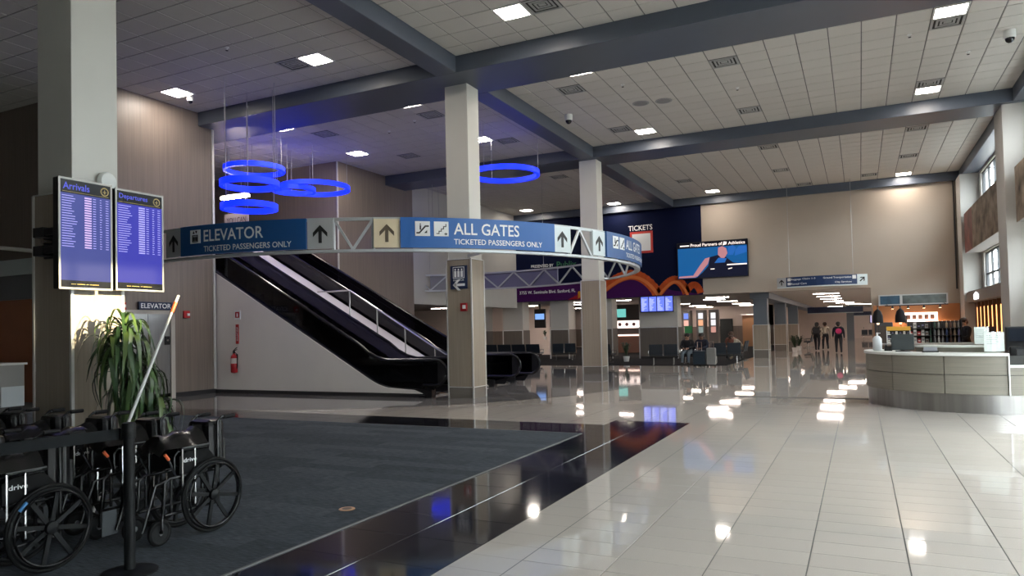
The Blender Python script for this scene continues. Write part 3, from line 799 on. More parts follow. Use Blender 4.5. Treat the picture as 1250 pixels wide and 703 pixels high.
# ================================================================== FLIGHT BOARDS ON THE NEAR COLUMN
def screen(name, col, es): return mat(name, (.01, .01, .02), .25, spec=.15, emit=col, es=es)
ROWC = screen('board_row_pale', (.48, .46, 1.0), .9); ROWP = screen('board_row_pink', (.75, .55, .98), .9); HEADT = screen('board_header_blue', (.10, .12, .80), .8)
HEADB = mat('board_header_black', (.006, .006, .007), .25, spec=.2); GOLD = mat('board_gold', (.45, .32, .08), .4)
def flight_board(lab, y0, y1, z0, z1, title, body, pink):
    x = -8.10; t = thing('flight_board', lab, 'monitor', (x, (y0+y1)/2, z0), group='flight boards on the near column')
    B().box(x - .11, x - .005, y0, y1, z0, z1).build('casing', BLACK, t, bevel=.015)
    fb = B(); e = .022
    for q in ((y0, y1, z0, z0+e), (y0, y1, z1-e, z1), (y0, y0+e, z0+e, z1-e), (y1-e, y1, z0+e, z1-e)): fb.box(x - .008, x + .004, *q)
    fb.build('bezel', mat('board_bezel', (.30, .29, .27), .4, .5), t)
    fn = fnX(x); a0, a1, c0, c1 = y0+e, y1-e, z0+e, z1-e; W, H = a1-a0, c1-c0
    rect(B_ := B(), fn, a0, a1, c0, c1, -.003, -.001)
    scr = B_.build('screen', body, t)
    b = B(); rect(b, fn, a0, a1, c1-.125*H, c1, -.001, .0008); b.build('header', HEADB, t); b = B(); rect(b, fn, a0, a1, c0, c0+.065*H, -.001, .0008); b.build('footer', HEADB, t)
    b = B(); text(b, title, fn, a0+.05*W, c1-.09*H, .52*W if title == 'Arrivals' else .62*W, .065*H, .0015); b.build('lettering', HEADT, t)
    b = B(); cxp, cyp, r = a1-.12*W, c1-.062*H, .042*H
    ring = [(cxp+r*math.cos(2*math.pi*k/20), cyp+r*math.sin(2*math.pi*k/20)) for k in range(20)]
    poly(b, fn, ring, .001, .0014)
    rect(b, fn, a0+.04*W, a1-.04*W, c1-.113*H, c1-.109*H, .0005, .0012)
    b.build('emblem', GOLD, t)
    b = B(); poly(b, fn, [(cxp+.75*r*math.cos(2*math.pi*k/16), cyp+.75*r*math.sin(2*math.pi*k/16)) for k in range(16)], .0012, .0018); b.build('emblem_disc', HEADB, t)
    b = B(); poly(b, fn, [(cxp, cyp+.6*r), (cxp-.12*r, cyp+.1*r), (cxp-.6*r, cyp-.15*r), (cxp-.1*r, cyp-.1*r), (cxp-.2*r, cyp-.5*r), (cxp+.2*r, cyp-.5*r), (cxp+.1*r, cyp-.1*r), (cxp+.6*r, cyp-.15*r), (cxp+.12*r, cyp+.1*r)], .0016, .0022); b.build('emblem_plane', GOLD, t)
    n = 21; b = B(); b2 = B()
    for i in range(n):
        zc = c1 - .15*H - i * .0235*H; hh = .0065*H
        wd = random.uniform(.18, .30); rect(b, fn, a0+.03*W, a0+(.03+wd)*W, zc-hh/2, zc+hh/2, .0004)
        rect(b2, fn, a0+.47*W, a0+(.47+.14)*W, zc-hh, zc+hh, .0004)
        rect(b, fn, a0+.64*W, a0+.70*W, zc-hh/2, zc+hh/2, .0004)
        rect(b, fn, a0+.78*W, a0+(.78+random.uniform(.03, .05))*W, zc-hh/2, zc+hh/2, .0004); rect(b, fn, a0+.9*W, a0+.96*W, zc-hh/2, zc+hh/2, .0004)
    for o_, m_ in ((b, ROWC), (b2, pink)):
        q = o_.build('flight_rows', m_, t); q['kind'] = 'stuff'
    b = B(); text(b, '---- ------- -- --------', fn, a0+.2*W, c0+.028*H, .55*W, .004*H, .0012); b.build('footer_line', GOLD, t)
    return t
flight_board('left flight screen headed Arrivals on the near column', 4.97, 5.615, 2.21, 3.49, 'Arrivals', screen('arrivals_blue', (.085, .105, .42), .62), ROWP)
flight_board('right flight screen headed Departures on the near column', 5.655, 6.32, 2.22, 3.47, 'Departures', screen('departures_blue', (.055, .055, .55), .68), ROWC)
mb = thing('monitor_bracket', 'black wall mount arm holding the flight screens to the column', 'bracket', (-8.7, 5.2, 2.7))
B().box(-8.92, -8.62, 5.29, 5.325, 2.62, 3.0).build('wall_plate', BLACK, mb, bevel=.006)
B().box(-8.88, -8.68, 5.14, 5.29, 2.86, 2.98).box(-8.88, -8.68, 5.14, 5.29, 2.64, 2.76).build('clamp', BLACK, mb, bevel=.01)
B().box(-8.80, -8.215, 5.15, 5.20, 2.66, 2.74).box(-8.80, -8.215, 5.15, 5.20, 2.88, 2.96).build('arm', BLACK, mb, bevel=.008)
B().lathe([(.035, 0), (.035, .1)], (-8.72, 5.16, 2.81), 14, 'y').build('knuckle', CHROME, mb, smooth=True)
B().box(-8.44, -8.215, 5.62, 5.70, 2.5, 3.2).build('rear_frame', BLACK, mb)
B().lathe([(0.001, 0), (.12, .0), (.12, .03), (.10, .06), (.001, .07)], (-8.435, 5.77, 3.60), 20, 'x').build('clock_globe', PAPER, None, smooth=True)
cg = bpy.data.objects['clock_globe']; cg.name = 'round_sensor'; tag(cg, 'round pale disc on the column just above the flight boards', 'sensor')
# ================================================================== ESCALATORS
ESB = mat('escalator_black', (.010, .010, .013), .3); ESD = mat('escalator_deck', (.022, .022, .026), .28, .4)
STEPM = mat('escalator_step', (.07, .07, .075), .4, .5); HAND = mat('handrail_rubber', (.010, .010, .014), .22)
def edge_z(x):                                   # top edge of the white truss side
    if x >= -10.9: return .19 + (-10.1 - x) * .06
    if x >= -11.6: k = (-10.9 - x) / .7; return .238 + .12 * k + .155 * k * k
    return .513 + (-11.6 - x) * .556
def hand_z(x):
    if x >= -11.0: return .93
    if x >= -11.9: k = (-11.0 - x) / .9; return .93 + .10 * k + .373 * k * k * .9
    return 1.366 + (-11.9 - x) * .556
XE = -19.4
xs_slope = [-10.1, -10.5, -10.9, -11.05, -11.2, -11.35, -11.5, -11.6, XE]
def escalator(lab, y0, y1, nx=0.0):
    t = thing('escalator', lab, 'escalator', (-10, (y0+y1)/2, 0), group='escalators')
    for yy, w in ((y0, .03), (y1 - .03, .03)):
        pts = [(-9.85, .10)] + [(x, edge_z(x)) for x in xs_slope] + [(XE, .10)]
        B().prism(pts, lambda p, q, u: (p, u, q), yy, yy + w).build('truss_side', STAIRW if yy == 15.0 else ESB, t)
        B().box(-20, -9.95, yy + .005, yy + w - .005, 0, .10).build('kick_plate', DARKBASE, t)
    for yy in (y0 + .03, y1 - .23):               # decks either side
        b = B()
        xx = [-9.6] + xs_slope[1:]
        for a, c in zip(xx, xx[1:]):
            za, zc = (edge_z(min(a, -9.9)), edge_z(c))
            b.add([(a, yy, za-.25), (c, yy, zc-.25), (c, yy+.2, zc-.25), (a, yy+.2, za-.25), (a, yy, za+.02), (c, yy, zc+.02), (c, yy+.2, zc+.02), (a, yy+.2, za+.02)],
                  [(0,1,2,3), (7,6,5,4), (0,4,5,1), (1,5,6,2), (2,6,7,3), (3,7,4,0)])
        b.build('deck', ESD, t)
    for yy in (y0 + .12, y1 - .14):
        xs = [-9.05 + nx, -9.6, -10.3, -10.9, -11.2, -11.5, -11.9, -13.4, -14.9, -16.4, -17.9, XE]
        for a, c in zip(xs, xs[1:]):
            za, zc = edge_z(min(a, -9.9)), edge_z(min(c, -9.9)); ha, hc = hand_z(a) - .04, hand_z(c) - .04
            if a == -9.05 + nx: za = .32
            B().prism([(a, za), (c - 0, zc), (c, hc), (a, ha)], lambda p, q, u: (p, u, q), yy, yy + .015).build('balustrade_pane', GLASSD, t)
        path = [(XE, yy + .008, hand_z(XE))] + [(x, yy + .008, hand_z(x)) for x in (-17, -15, -13, -11.9, -11.6, -11.3, -11.0, -10.4, -9.65, -9.1 + nx)]
        for k in range(1, 13):
            an = math.pi / 2 - math.pi * k / 12
            path.append((-9.1 + nx + .31 * math.cos(an), yy + .008, .62 + .31 * math.sin(an)))
        path += [(-9.3 + nx, yy + .008, .31), (-9.9, yy + .008, .31)]
        B().tube(path, .042, 8).build('handrail', HAND, t, smooth=True)
        nw = [(-9.9, .08), (-9.9, .30)] + [(-9.1 + .27 * math.cos(math.pi/2 - math.pi*k/12), .62 + .27 * math.sin(math.pi/2 - math.pi*k/12)) for k in range(12, -1, -1)][::1]
        nw = [(-9.9, .08), (-9.3 + nx, .08)] + [(-9.1 + nx + .27 * math.cos(-math.pi/2 + math.pi*k/12), .62 + .27 * math.sin(-math.pi/2 + math.pi*k/12)) for k in range(13)] + [(-9.9, .89)]
        B().prism(nw, lambda p, q, u: (p, u, q), yy + .002, yy + .018).build('newel', ESB, t)
    ys0, ys1 = y0 + .23, y1 - .23
    B().box(-11.3, -9.75, ys0, ys1, 0.0, .03).build('comb_plate', mat('comb_plate_steel', (.3, .3, .3), .35, .8), t)
    st = .37
    for i in range(20):
        xa = -11.3 - st * i; z = .04 if i < 1 else .04 + .2057 * (i)
        b = B().box(xa - st, xa, ys0, ys1, z - .26, z - .01)
        for k in range(6): b.box(xa - st, xa - .005, ys0 + (ys1-ys0)*k/6 + .02, ys0 + (ys1-ys0)*(k+1)/6 - .02, z - .01, z)
        b.build('step', STEPM, t)
    B().box(-9.95, -9.80, y0, y1, .0, .06).build('end_skirt', ESD, t)
    if nx == 0: B().prism([(-11.2, .02), (-9.75, .02), (-9.95, .20), (-11.2, .26)], lambda p, q, u: (p, u, q), y0 - .02, y0).build('end_fairing', STAIRW, t)
escalator('nearer escalator with white triangular side wall rising behind the middle column', 15.0, 16.62, -.42)
escalator('farther escalator rising beside the wood wall behind the railing', 18.35, 19.98)
LAV = mat('stair_divider_paint', (.56, .53, .57), .55)
dv = thing('escalator_divider', 'pale sloping divider between the two escalators', 'divider', (-14, 17.5, 0))
B().prism([(-11.6, .12), (-11.6, .72), (-20, 5.40), (-20, .12)], lambda p, q, u: (p, u, q), 16.63, 18.34).build('slope', LAV, dv)
B().prism([(-10.1, .0), (-10.1, .62), (-11.6, .62), (-11.6, 0)], lambda p, q, u: (p, u, q), 16.63, 18.34).build('black_box', ESB, dv)
rl = thing('stair_railing', 'chrome handrail with posts running down between the escalators', 'railing', (-12.5, 17.45, 0))
RAIL = mat('rail_steel', (.62, .62, .62), .25, .9)
B().tube([(-15.3, 17.45, 2.97), (-14.04, 17.45, 2.97), (-10.65, 17.45, .98), (-10.2, 17.45, .98)], .024, 8).build('top_rail', RAIL, rl, smooth=True)
for x in (-14.04, -13.02, -12.02, -11.0, -10.25):
    zt = 2.97 - max(0, (-14.04 - x) * -.587); zb = .72 + (-11.6 - x) * .557 if x < -11.6 else .62
    zt = max(zt, .98)
    B().tube([(x, 17.45, zb - .01), (x, 17.45, zt)], .02, 8).build('post', RAIL, rl, smooth=True)
# upper floor sights through the opening
ul = thing('linear_lamp', 'white tube lamp on the upper floor seen left of the stacked rings', 'lamp', (-19, 17.5, 6.35))
B().box(-19.5, -18.3, 17.45, 17.6, 6.32, 6.40).build('tube', LAMPL, ul); B().box(-19.5, -18.3, 17.47, 17.58, 6.40, 6.46).build('housing', WHITEP, ul)
B().tube([(-19.2, 17.52, 6.46), (-19.2, 17.52, HC)], .008, 6).tube([(-18.6, 17.52, 6.46), (-18.6, 17.52, HC)], .008, 6).build('hanger', CABLE, ul)
pp = thing('hanging_banner', 'pale lettered panel on the upper floor under the lowest ring', 'banner', (-18.9, 17.6, 5.3))
B().box(-19.45, -18.37, 17.58, 17.62, 5.30, 5.82).build('board', mat('banner_grey', (.42, .38, .40), .7), pp)
B().tube([(-19.3, 17.6, 5.82), (-19.3, 17.6, HC)], .006, 6).tube([(-18.5, 17.6, 5.82), (-18.5, 17.6, HC)], .006, 6).build('hanger', CABLE, pp)
b = B(); text(b, 'YOU CAN', fnY(17.58), -19.36, 5.48, .9, .2, .004); b.build('lettering', mat('banner_ink', (.14, .09, .12), .7), pp)

# ================================================================== ELEVATOR FRONT AND WALL DEVICES
fx = fnX(-16.95)
el = thing('door_1', 'brushed elevator door with pale jamb in the wood wall', None, (-16.9, 12.9, 0), kind='structure')
B().box(-16.97, -16.93, 12.05, 12.72, .02, 2.28).build('door_leaf', STEEL, el); B().box(-16.97, -16.93, 12.73, 13.40, .02, 2.28).build('door_leaf', STEEL, el)
B().box(-16.96, -16.90, 13.40, 13.53, 0, 2.36).box(-16.96, -16.90, 11.9, 12.04, 0, 2.36).box(-16.96, -16.90, 11.9, 13.53, 2.28, 2.38).build('jamb', mat('jamb_paint', (.50, .46, .41), .5), el)
es = thing('elevator_sign', 'small dark sign reading ELEVATOR above the elevator door', 'sign', (-16.9, 12.95, 2.38))
B().box(-16.93, -16.86, 12.42, 13.42, 2.39, 2.60).build('plate', SIGND, es, bevel=.006)
b = B(); text(b, 'ELEVATOR', fnX(-16.86), 12.47, 2.43, .90, .13, .003); b.build('lettering', SIGNW, es)
cp = thing('call_button', 'dark elevator call button plate beside the door', 'button', (-16.9, 13.3, 1.6))
B().box(-16.93, -16.90, 13.22, 13.36, 1.45, 1.68).build('plate', BLACK, cp); B().lathe([(.03, 0), (.025, .012)], (-16.90, 13.29, 1.57), 12, 'x').build('button', CHROME, cp)
def strobe(lab, x, y, z, ax):
    t = thing('fire_strobe', lab, 'alarm', (x, y, z))
    if ax == 'x':
        B().box(x, x + .05, y - .1, y + .1, z - .1, z + .1).build('housing', REDP, t, bevel=.008); B().box(x + .05, x + .08, y - .01, y + .07, z - .04, z + .03).build('lens', SIGNW, t)
    else:
        B().box(x - .09, x + .09, y - .05, y, z - .1, z + .1).build('housing', REDP, t, bevel=.008); B().box(x - .01, x + .06, y - .08, y - .05, z - .04, z + .05).build('lens', SIGNW, t)
strobe('red fire alarm strobe on the wood wall right of the elevator', -16.95, 13.92, 2.28, 'x')
strobe('red fire alarm strobe on the middle column below its sign', -8.66, 15.11, 2.22, 'y')
strobe('red fire alarm strobe half hidden by the plant crown', -16.95, 11.99, 2.48, 'x')
fe = thing('fire_extinguisher', 'red fire extinguisher hung on the white escalator wall', 'extinguisher', (-16.2, 14.85, .6))
cx, cy = -16.18, 14.90
B().lathe([(.02, .58), (.085, .60), (.095, .63), (.095, 1.02), (.08, 1.08), (.035, 1.12), (.03, 1.15)], (cx, cy, 0), 18).build('cylinder', REDP, fe, smooth=True)
B().lathe([(.096, .86), (.0965, .87), (.0965, 1.0), (.096, 1.01)], (cx, cy, 0), 18).build('label_band', mat('label_cream', (.6, .55, .5), .6), fe)
B().lathe([(.035, 1.15), (.035, 1.22), (.02, 1.24)], (cx, cy, 0), 12).bar((cx, cy, 1.22), (cx + .12, cy, 1.26), .03, .015).bar((cx, cy, 1.24), (cx + .12, cy, 1.32), .03, .015).build('valve', BLACK, fe)
B().box(cx - .05, cx + .05, cy + .08, 15.0, .95, 1.12).build('bracket', BLACK, fe)
B().tube([(cx + .03, cy, 1.18), (cx + .13, cy, 1.12), (cx + .13, cy, .8), (cx + .11, cy, .72)], .012, 8).build('hose', RUBBER, fe, smooth=True)
ys = fnY(15.0)
s1 = thing('extinguisher_sign', 'small red and white pictogram sign high on the escalator wall', 'sign', (-16.12, 14.99, 2.2))
B().box(-16.24, -16.0, 14.98, 15.0, 2.12, 2.38).build('plate', SIGNW, s1)
b = B(); rect(b, fnY(14.98), -16.20, -16.04, 2.17, 2.34, 0, .004); b.build('red_field', REDP, s1); b = B(); rect(b, fnY(14.976), -16.14, -16.09, 2.20, 2.30, 0, .004); b.build('pictogram', SIGNW, s1)
s2 = thing('extinguisher_label', 'narrow vertical red label between the pictogram sign and the extinguisher', 'sign', (-16.13, 14.99, 1.5))
B().box(-16.19, -16.08, 14.98, 15.0, 1.42, 1.98).build('plate', REDP, s2)
b = B(); fv = lambda p, q, u: (-16.10 - q, 14.98 - u, 1.90 - p); text(b, 'FIRE EXTINGUISHER', fv, 0.0, .0, .40, .055, .003); b.build('lettering', SIGNW, s2)
# sign on the middle column
cs = thing('column_sign', 'square navy elevator sign with white arrow on the middle column', 'sign', (-8.78, 15.1, 2.7))
B().box(-9.02, -8.56, 15.085, 15.115, 2.67, 3.24).build('plate', SIGND, cs)
f2 = fnY(15.085); b = B(); rect(b, f2, -8.95, -8.63, 2.93, 3.21, 0, .004); b.build('pictogram_plate', SIGNW, cs)
b = B(); rect(b, f2, -8.935, -8.645, 2.945, 3.195, .003, .006); b.build('pictogram_ground', SIGND, cs)
b = B()
for x in (-8.88, -8.79, -8.70): rect(b, f2, x - .032, x + .032, 2.96, 3.11, .005, .008); rect(b, f2, x - .02, x + .02, 3.12, 3.165, .005, .008)
text(b, 'ELEVATOR', f2, -8.94, 2.865, .30, .04, .004); arrow(b, f2, -8.79, 2.77, .34, math.pi / 2, .001, .005); b.build('lettering', SIGNW, cs)

# ================================================================== MURAL ON THE FAR WALL
mu = thing('mural_print', 'printed mural of an orange scaly coil and event details on navy', 'mural', (-12, 36.3, 3.3))
PURP = mat('mural_purple', (.055, .008, .085), .55, spec=.1); ORG = mat('mural_orange', (.46, .075, .018), .55, spec=.1, var=.25, vscale=6); ORG2 = mat('mural_orange_light', (.62, .17, .05), .55, spec=.1); YEL = mat('mural_yellow', (.62, .30, .03), .55, spec=.1)
f3 = fnY(36.3)
b = B(); poly(b, f3, [(-17.58, HL + .01), (-7.04, HL + .01), (-8.6, 3.5), (-10.2, 4.1), (-12.3, 4.25), (-14.5, 4.05), (-17.58, 4.05)], 0, .006); b.build('purple_ground', PURP, mu)
def coil(pts, w, m, t0, t1, name):
    b = B(); L_, R__ = [], []
    for i, p in enumerate(pts):
        a = pts[max(i-1, 0)]; c = pts[min(i+1, len(pts)-1)]
        dx, dy = c[0]-a[0], c[1]-a[1]; l = math.hypot(dx, dy); nx, ny = -dy/l, dx/l
        ww = w * (1 if i % 2 else 1.12)
        L_.append((p[0]+nx*ww/2, max(p[1]+ny*ww/2, HL))); R__.append((p[0]-nx*w/2, max(p[1]-ny*w/2, HL)))
    for i in range(len(pts)-1): poly(b, f3, [L_[i], L_[i+1], R__[i+1], R__[i]], t0, t1)
    return b.build(name, m, mu)
def loop(x0, x1, top, lean=.2, n=34):
    out = []
    for i in range(n + 1):
        u = i / n; x = x0 + (x1 - x0) * (u ** .92); y = HL + .08 + (top - HL - .08) * math.sin(math.pi * u ** 1.25) ** .75
        out.append((x, y))
    return out
coil(loop(-12.9, -9.35, 4.40), .50, ORG, .004, .014, 'coil'); coil([(x + .05, y - .12) for x, y in loop(-12.9, -9.35, 4.40)], .16, ORG2, .012, .018, 'coil_belly')
coil(loop(-9.35, -7.85, 4.02), .40, ORG, .004, .014, 'coil'); coil([(x + .04, y - .1) for x, y in loop(-9.35, -7.85, 4.02)], .13, ORG2, .012, .018, 'coil_belly')
coil(loop(-7.95, -7.15, 3.72), .32, ORG, .004, .014, 'coil')
# flame-coloured cluster beside the farther column
b = B()
for k in range(9):
    xx = -13.75 + .13 * k; poly(b, f3, [(xx, HL + .05), (xx + .2, HL + .05), (xx + .16 + .05 * (k % 3), 3.7 + .45 * ((k * 7) % 5) / 4), (xx + .05, 3.65)], .004, .012 + .002 * (k % 2))
b.build('yellow_mane', YEL, mu)
b = B()
for k in range(6): poly(b, f3, [(-14.3 + .17 * k, HL + .02), (-14.05 + .17 * k, HL + .02), (-14.0 + .16 * k, HL + .15 + .1 * (k % 3))], .008, .016)
b.build('red_scales', mat('mural_red', (.40, .02, .03), .55, spec=.1), mu)
b = B(); poly(b, f3, [(-12.9, 5.0), (-12.5, 5.0), (-12.35, 6.6), (-12.6, 7.2), (-12.95, 6.9)], .004, .01); b.build('red_panel', mat('mural_deep_red', (.25, .03, .03), .55, spec=.1), mu)
b = B(); text(b, 'TICKETS', f3, -10.79, 6.70, 1.28, .27, .01); text(b, 'PRESENTED BY', f3, -16.45, 5.10, 1.35, .16, .01); text(b, '3755 W. Seminole Blvd. Sanford, FL', f3, -17.2, 3.62, 3.35, .20, .01); b.build('lettering', SIGNW, mu)
b = B(); text(b, 'Publix', f3, -14.90, 5.02, 1.15, .34, .01); b.build('green_lettering', mat('mural_green', (.03, .16, .08), .5), mu)
b = B(); rect(b, f3, -10.72, -9.50, 5.50, 6.64, .004, .012); b.build('red_frame', mat('mural_frame_red', (.55, .05, .04), .5), mu)
b = B(); rect(b, f3, -10.60, -9.62, 5.62, 6.52, .010, .016); b.build('blank_field', SIGNW, mu)

# ================================================================== VIDEO SCREEN
vw = thing('video_screen', 'wide bright video screen on the far wall above the seats', 'screen', (-6.5, 36.1, 4))
B().box(-8.24, -4.80, 36.16, 36.29, 4.02, 5.86).build('casing', BLACK, vw)
f4 = fnY(36.155)
b = B(); rect(b, f4, -8.20, -4.84, 4.06, 5.82, 0, .003); b.build('picture_ground', screen('ad_blue', (.006, .11, .33), .8), vw)
b = B(); rect(b, f4, -8.20, -4.84, 5.56, 5.82, .002, .005); b.build('caption_band', screen('ad_black', (.002, .002, .004), .4), vw)
b = B(); text(b, 'Proud Partners of', f4, -7.55, 5.62, 1.55, .16, .007); text(b, 'Athletics', f4, -5.72, 5.62, .80, .15, .007); rect(b, f4, -8.08, -7.62, 5.66, 5.72, .005, .007); poly(b, f4, [(-5.98, 5.60), (-5.80, 5.64), (-5.78, 5.76), (-5.93, 5.79)], .005, .007); b.build('lettering', screen('ad_white', (1, .86, .8), 1.2), vw)
b = B()
poly(b, f4, [(-7.3, 4.06), (-4.84, 4.06), (-4.84, 4.62), (-5.5, 4.72), (-5.85, 5.02), (-6.2, 5.15), (-6.62, 5.05), (-6.7, 4.62), (-7.0, 4.30)], .003, .006)
b.build('dark_figure', screen('ad_dark', (.004, .005, .014), 1.0), vw)
b = B()
poly(b, f4, [(-7.5, 4.12), (-7.25, 4.12), (-6.72, 4.72), (-6.62, 5.05), (-6.85, 5.0), (-7.15, 4.62)], .005, .008); poly(b, f4, [(-6.22, 5.15), (-6.2, 5.50), (-6.0, 5.56), (-5.82, 5.45), (-5.76, 5.2), (-5.9, 4.98), (-6.05, 4.95)], .005, .008)
poly(b, f4, [(-8.18, 4.08), (-7.3, 4.08), (-7.5, 4.18), (-8.15, 4.16)], .005, .008)
b.build('pink_shapes', screen('ad_skin', (.55, .24, .26), .8), vw)
b = B()
poly(b, f4, [(-5.75, 5.1), (-5.5, 5.1), (-5.35, 5.45), (-5.5, 5.58), (-5.72, 5.5)], .005, .008); poly(b, f4, [(-6.4, 4.75), (-5.9, 4.75), (-5.8, 4.95), (-6.2, 5.0)], .006, .009); poly(b, f4, [(-5.42, 5.05), (-4.84, 5.2), (-4.84, 5.5), (-5.2, 5.52), (-5.38, 5.35)], .005, .008)
b.build('blue_shapes', screen('ad_cyan', (.02, .14, .50), .8), vw)
b = B(); rect(b, f4, -5.80, -4.86, 4.60, 4.66, .007, .009); rect(b, f4, -6.6, -6.4, 4.44, 4.48, .007, .009); poly(b, f4, [(-5.75, 4.40), (-5.55, 4.44), (-5.56, 4.48), (-5.74, 4.45)], .007, .009); b.build('white_marks', screen('ad_white', (1, .86, .8), 1.2), vw)

# ================================================================== HANGING WAY SIGNS
def way_sign(lab, x0, x1, y, z0, z1, txt_l, txt_r, top, arrows=True, bow=.35):
    t = thing('way_sign', lab, 'sign', ((x0+x1)/2, y, z0), group='hanging way signs')
    n = 12; W = x1 - x0
    def fb(p, q, u):
        k = (p - x0) / W
        return (p, y - u - bow * math.sin(math.pi * max(0, min(1, k))), q)
    def strip(a, c, zz0, zz1, u0, u1, m, nm, par=t):
        b = B(); k = max(2, int(n * (c - a) / W))
        for i in range(k): poly(b, fb, [(a + (c-a)*i/k, zz0), (a + (c-a)*(i+1)/k, zz0), (a + (c-a)*(i+1)/k, zz1), (a + (c-a)*i/k, zz1)], u0, u1)
        return b.build(nm, m, par)
    aw = (z1 - z0) * .95 if arrows else 0
    strip(x0 + aw, x1 - aw, z0, z1, 0, .06, SIGND if not arrows else mat('way_navy', (.006, .03, .11), .4), 'blue_panel')
    strip(x0, x1, z0 - .05, z0, 0, .10, PALE, 'bottom_rail')
    if arrows:
        strip(x0, x0 + aw, z0, z1, 0, .06, SILVER, 'arrow_panel'); strip(x1 - aw, x1, z0, z1, 0, .06, PALE, 'arrow_panel')
        b = B(); arrow(b, fb, x0 + aw/2, (z0+z1)/2, .62*(z1-z0), 0, .061, .066); b.build('arrow', SIGNK, t)
        b = B(); arrow(b, fb, x1 - aw/2, (z0+z1)/2, .62*(z1-z0), -math.pi/4, .061, .066); b.build('arrow', SIGNK, t)
        h = z1 - z0; b = B()
        rect(b, fb, x0+aw+.06, x0+aw+.06+.33*h, z0+.58*h, z0+.9*h, .061, .064); rect(b, fb, x0+aw+.06, x0+aw+.06+.33*h, z0+.16*h, z0+.44*h, .061, .064)
        text(b, txt_l[0], fb, x0+aw+.22, z0+.62*h, 1.05, .22*h, .066); text(b, txt_l[1], fb, x0+aw+.22, z0+.18*h, .68, .2*h, .066)
        text(b, txt_r[0], fb, x1-aw-1.38, z0+.60*h, 1.15, .24*h, .066); text(b, txt_r[1], fb, x1-aw-.90, z0+.14*h, .68, .22*h, .066); rect(b, fb, x1-aw-.19, x1-aw-.04, z0+.55*h, z0+.92*h, .061, .064)
        b.build('lettering', SIGNW, t)
    for x in (x0 + W*.15, x1 - W*.15): B().tube([fb(x, z1, .03), (fb(x, z1, .03)[0], fb(x, z1, .03)[1], top)], .01, 6).build('hanger', CABLE, t)
    return t
way_sign('blue and white curved way sign hanging before the beige wall', -3.45, .36, 35.6, 3.36, 3.80, ('Baggage Claim 1-3', 'Rental Cars'), ('Ground Transportation', 'City Services'), HC, True, .5)
way_sign('dark blue way sign hanging farther down the corridor', -3.9, .25, 64.0, 2.50, 2.98, None, None, HL, False, .3)
way_sign('dark blue way sign at the corridor end on the right', -.9, 3.2, 78.0, 2.36, 2.72, None, None, HL, False, .3)
fd = thing('flight_display', 'blue flight display screen on the broad hall pier', 'monitor', (-9.4, 36.2, 2.4))
B().box(-10.24, -8.50, 36.16, 36.26, 2.40, 3.26).build('casing', BLACK, fd); B().box(-9.6, -9.2, 36.26, 36.72, 2.7, 3.0).build('mount', BLACK, fd)
b = B()
for k in range(4): rect(b, fnY(36.155), -10.20 + .42*k + .02, -10.20 + .42*(k+1) - .02, 2.45, 3.20, 0, .003)
b.build('screen', screen('hall_display_blue', (.12, .17, .85), 1.3), fd)
b = B()
for k in range(4):
    for j in range(16): rect(b, fnY(36.150), -10.16 + .42*k, -10.16 + .42*k + random.uniform(.1, .3), 2.50 + .04*j, 2.515 + .04*j, 0)
q = b.build('flight_rows', screen('hall_display_row', (.6, .65, 1), 1.2), fd); q['kind'] = 'stuff'
ORD = ['first', 'second', 'third', 'fourth', 'fifth', 'sixth', 'seventh', 'eighth', 'ninth', 'tenth', 'eleventh', 'twelfth', 'thirteenth', 'fourteenth', 'fifteenth', 'sixteenth', 'seventeenth', 'eighteenth', 'nineteenth', 'twentieth']
# ================================================================== HELP DESK
DC = (2.10, 16.60); DR = 2.02
dk = thing('help_desk', 'curved help desk with laminate panels, steel kick and white top', 'desk', (DC[0], DC[1] - DR, 0))
KICK = mat('kick_steel', (.33, .32, .31), .30, .95, var=.22, vscale=1, stretch=(7, 7, .2))
B().arc(DC, DR - .10, DR - .03, 160, 300, 0, .325, 60).build('kick_plate', KICK, dk, smooth=True)
B().arc(DC, DR - .13, DR - .05, 160, 300, .325, 1.0, 50).build('carcass', mat('desk_joint', (.03, .03, .028), .8), dk)
for a0, a1 in ((160, 189.7), (190, 218.3), (218.7, 246.8), (247.2, 273.8)):
    for z0, z1 in ((.33, .663), (.673, .995)):
        B().arc(DC, DR - .05, DR, a0, a1, z0, z1, 14).build('front_panel', WOODH, dk, smooth=True)
B().arc(DC, 1.45, DR + .03, 160, 274, 1.0, 1.045, 48).build('worktop', mat('white_counter', (.74, .75, .72), .3), dk, smooth=True)
for z0, z1 in ((.33, .663), (.673, .80)): B().arc(DC, DR - .05, DR, 274.2, 300, z0, z1, 14).build('front_panel', WOODH, dk, smooth=True)
B().arc(DC, 1.35, DR + .03, 274, 300, .80, .845, 16).build('low_worktop', MATS['white_counter'], dk, smooth=True)
B().arc(DC, DR - .06, DR + .032, 273.8, 274.3, .33, 1.045, 1).build('end_trim', TRIM, dk)
B().arc(DC, 1.10, 1.40, 215, 272, 1.045, 1.13, 24).build('riser', WOODH, dk, smooth=True); B().arc(DC, 1.04, 1.44, 214, 273, 1.13, 1.165, 24).build('riser_top', MATS['white_counter'], dk, smooth=True)
B().arc(DC, 1.10, 1.40, 215, 272, 0, 1.045, 24).build('inner_cabinet', WOODH, dk)
ZW = 1.045
mo = thing('desk_monitor', 'black monitor seen from behind on the left of the desk', 'monitor', (.72, 15.75, ZW))
B().box(.53, .92, 15.72, 15.76, ZW + .03, ZW + .34).build('panel', mat('monitor_back', (.018, .024, .024), .5), mo, bevel=.01); B().box(.69, .76, 15.76, 15.80, ZW + .02, ZW + .2).build('stand', BLACK, mo); B().box(.60, .85, 15.70, 15.88, ZW, ZW + .02).build('foot', BLACK, mo)
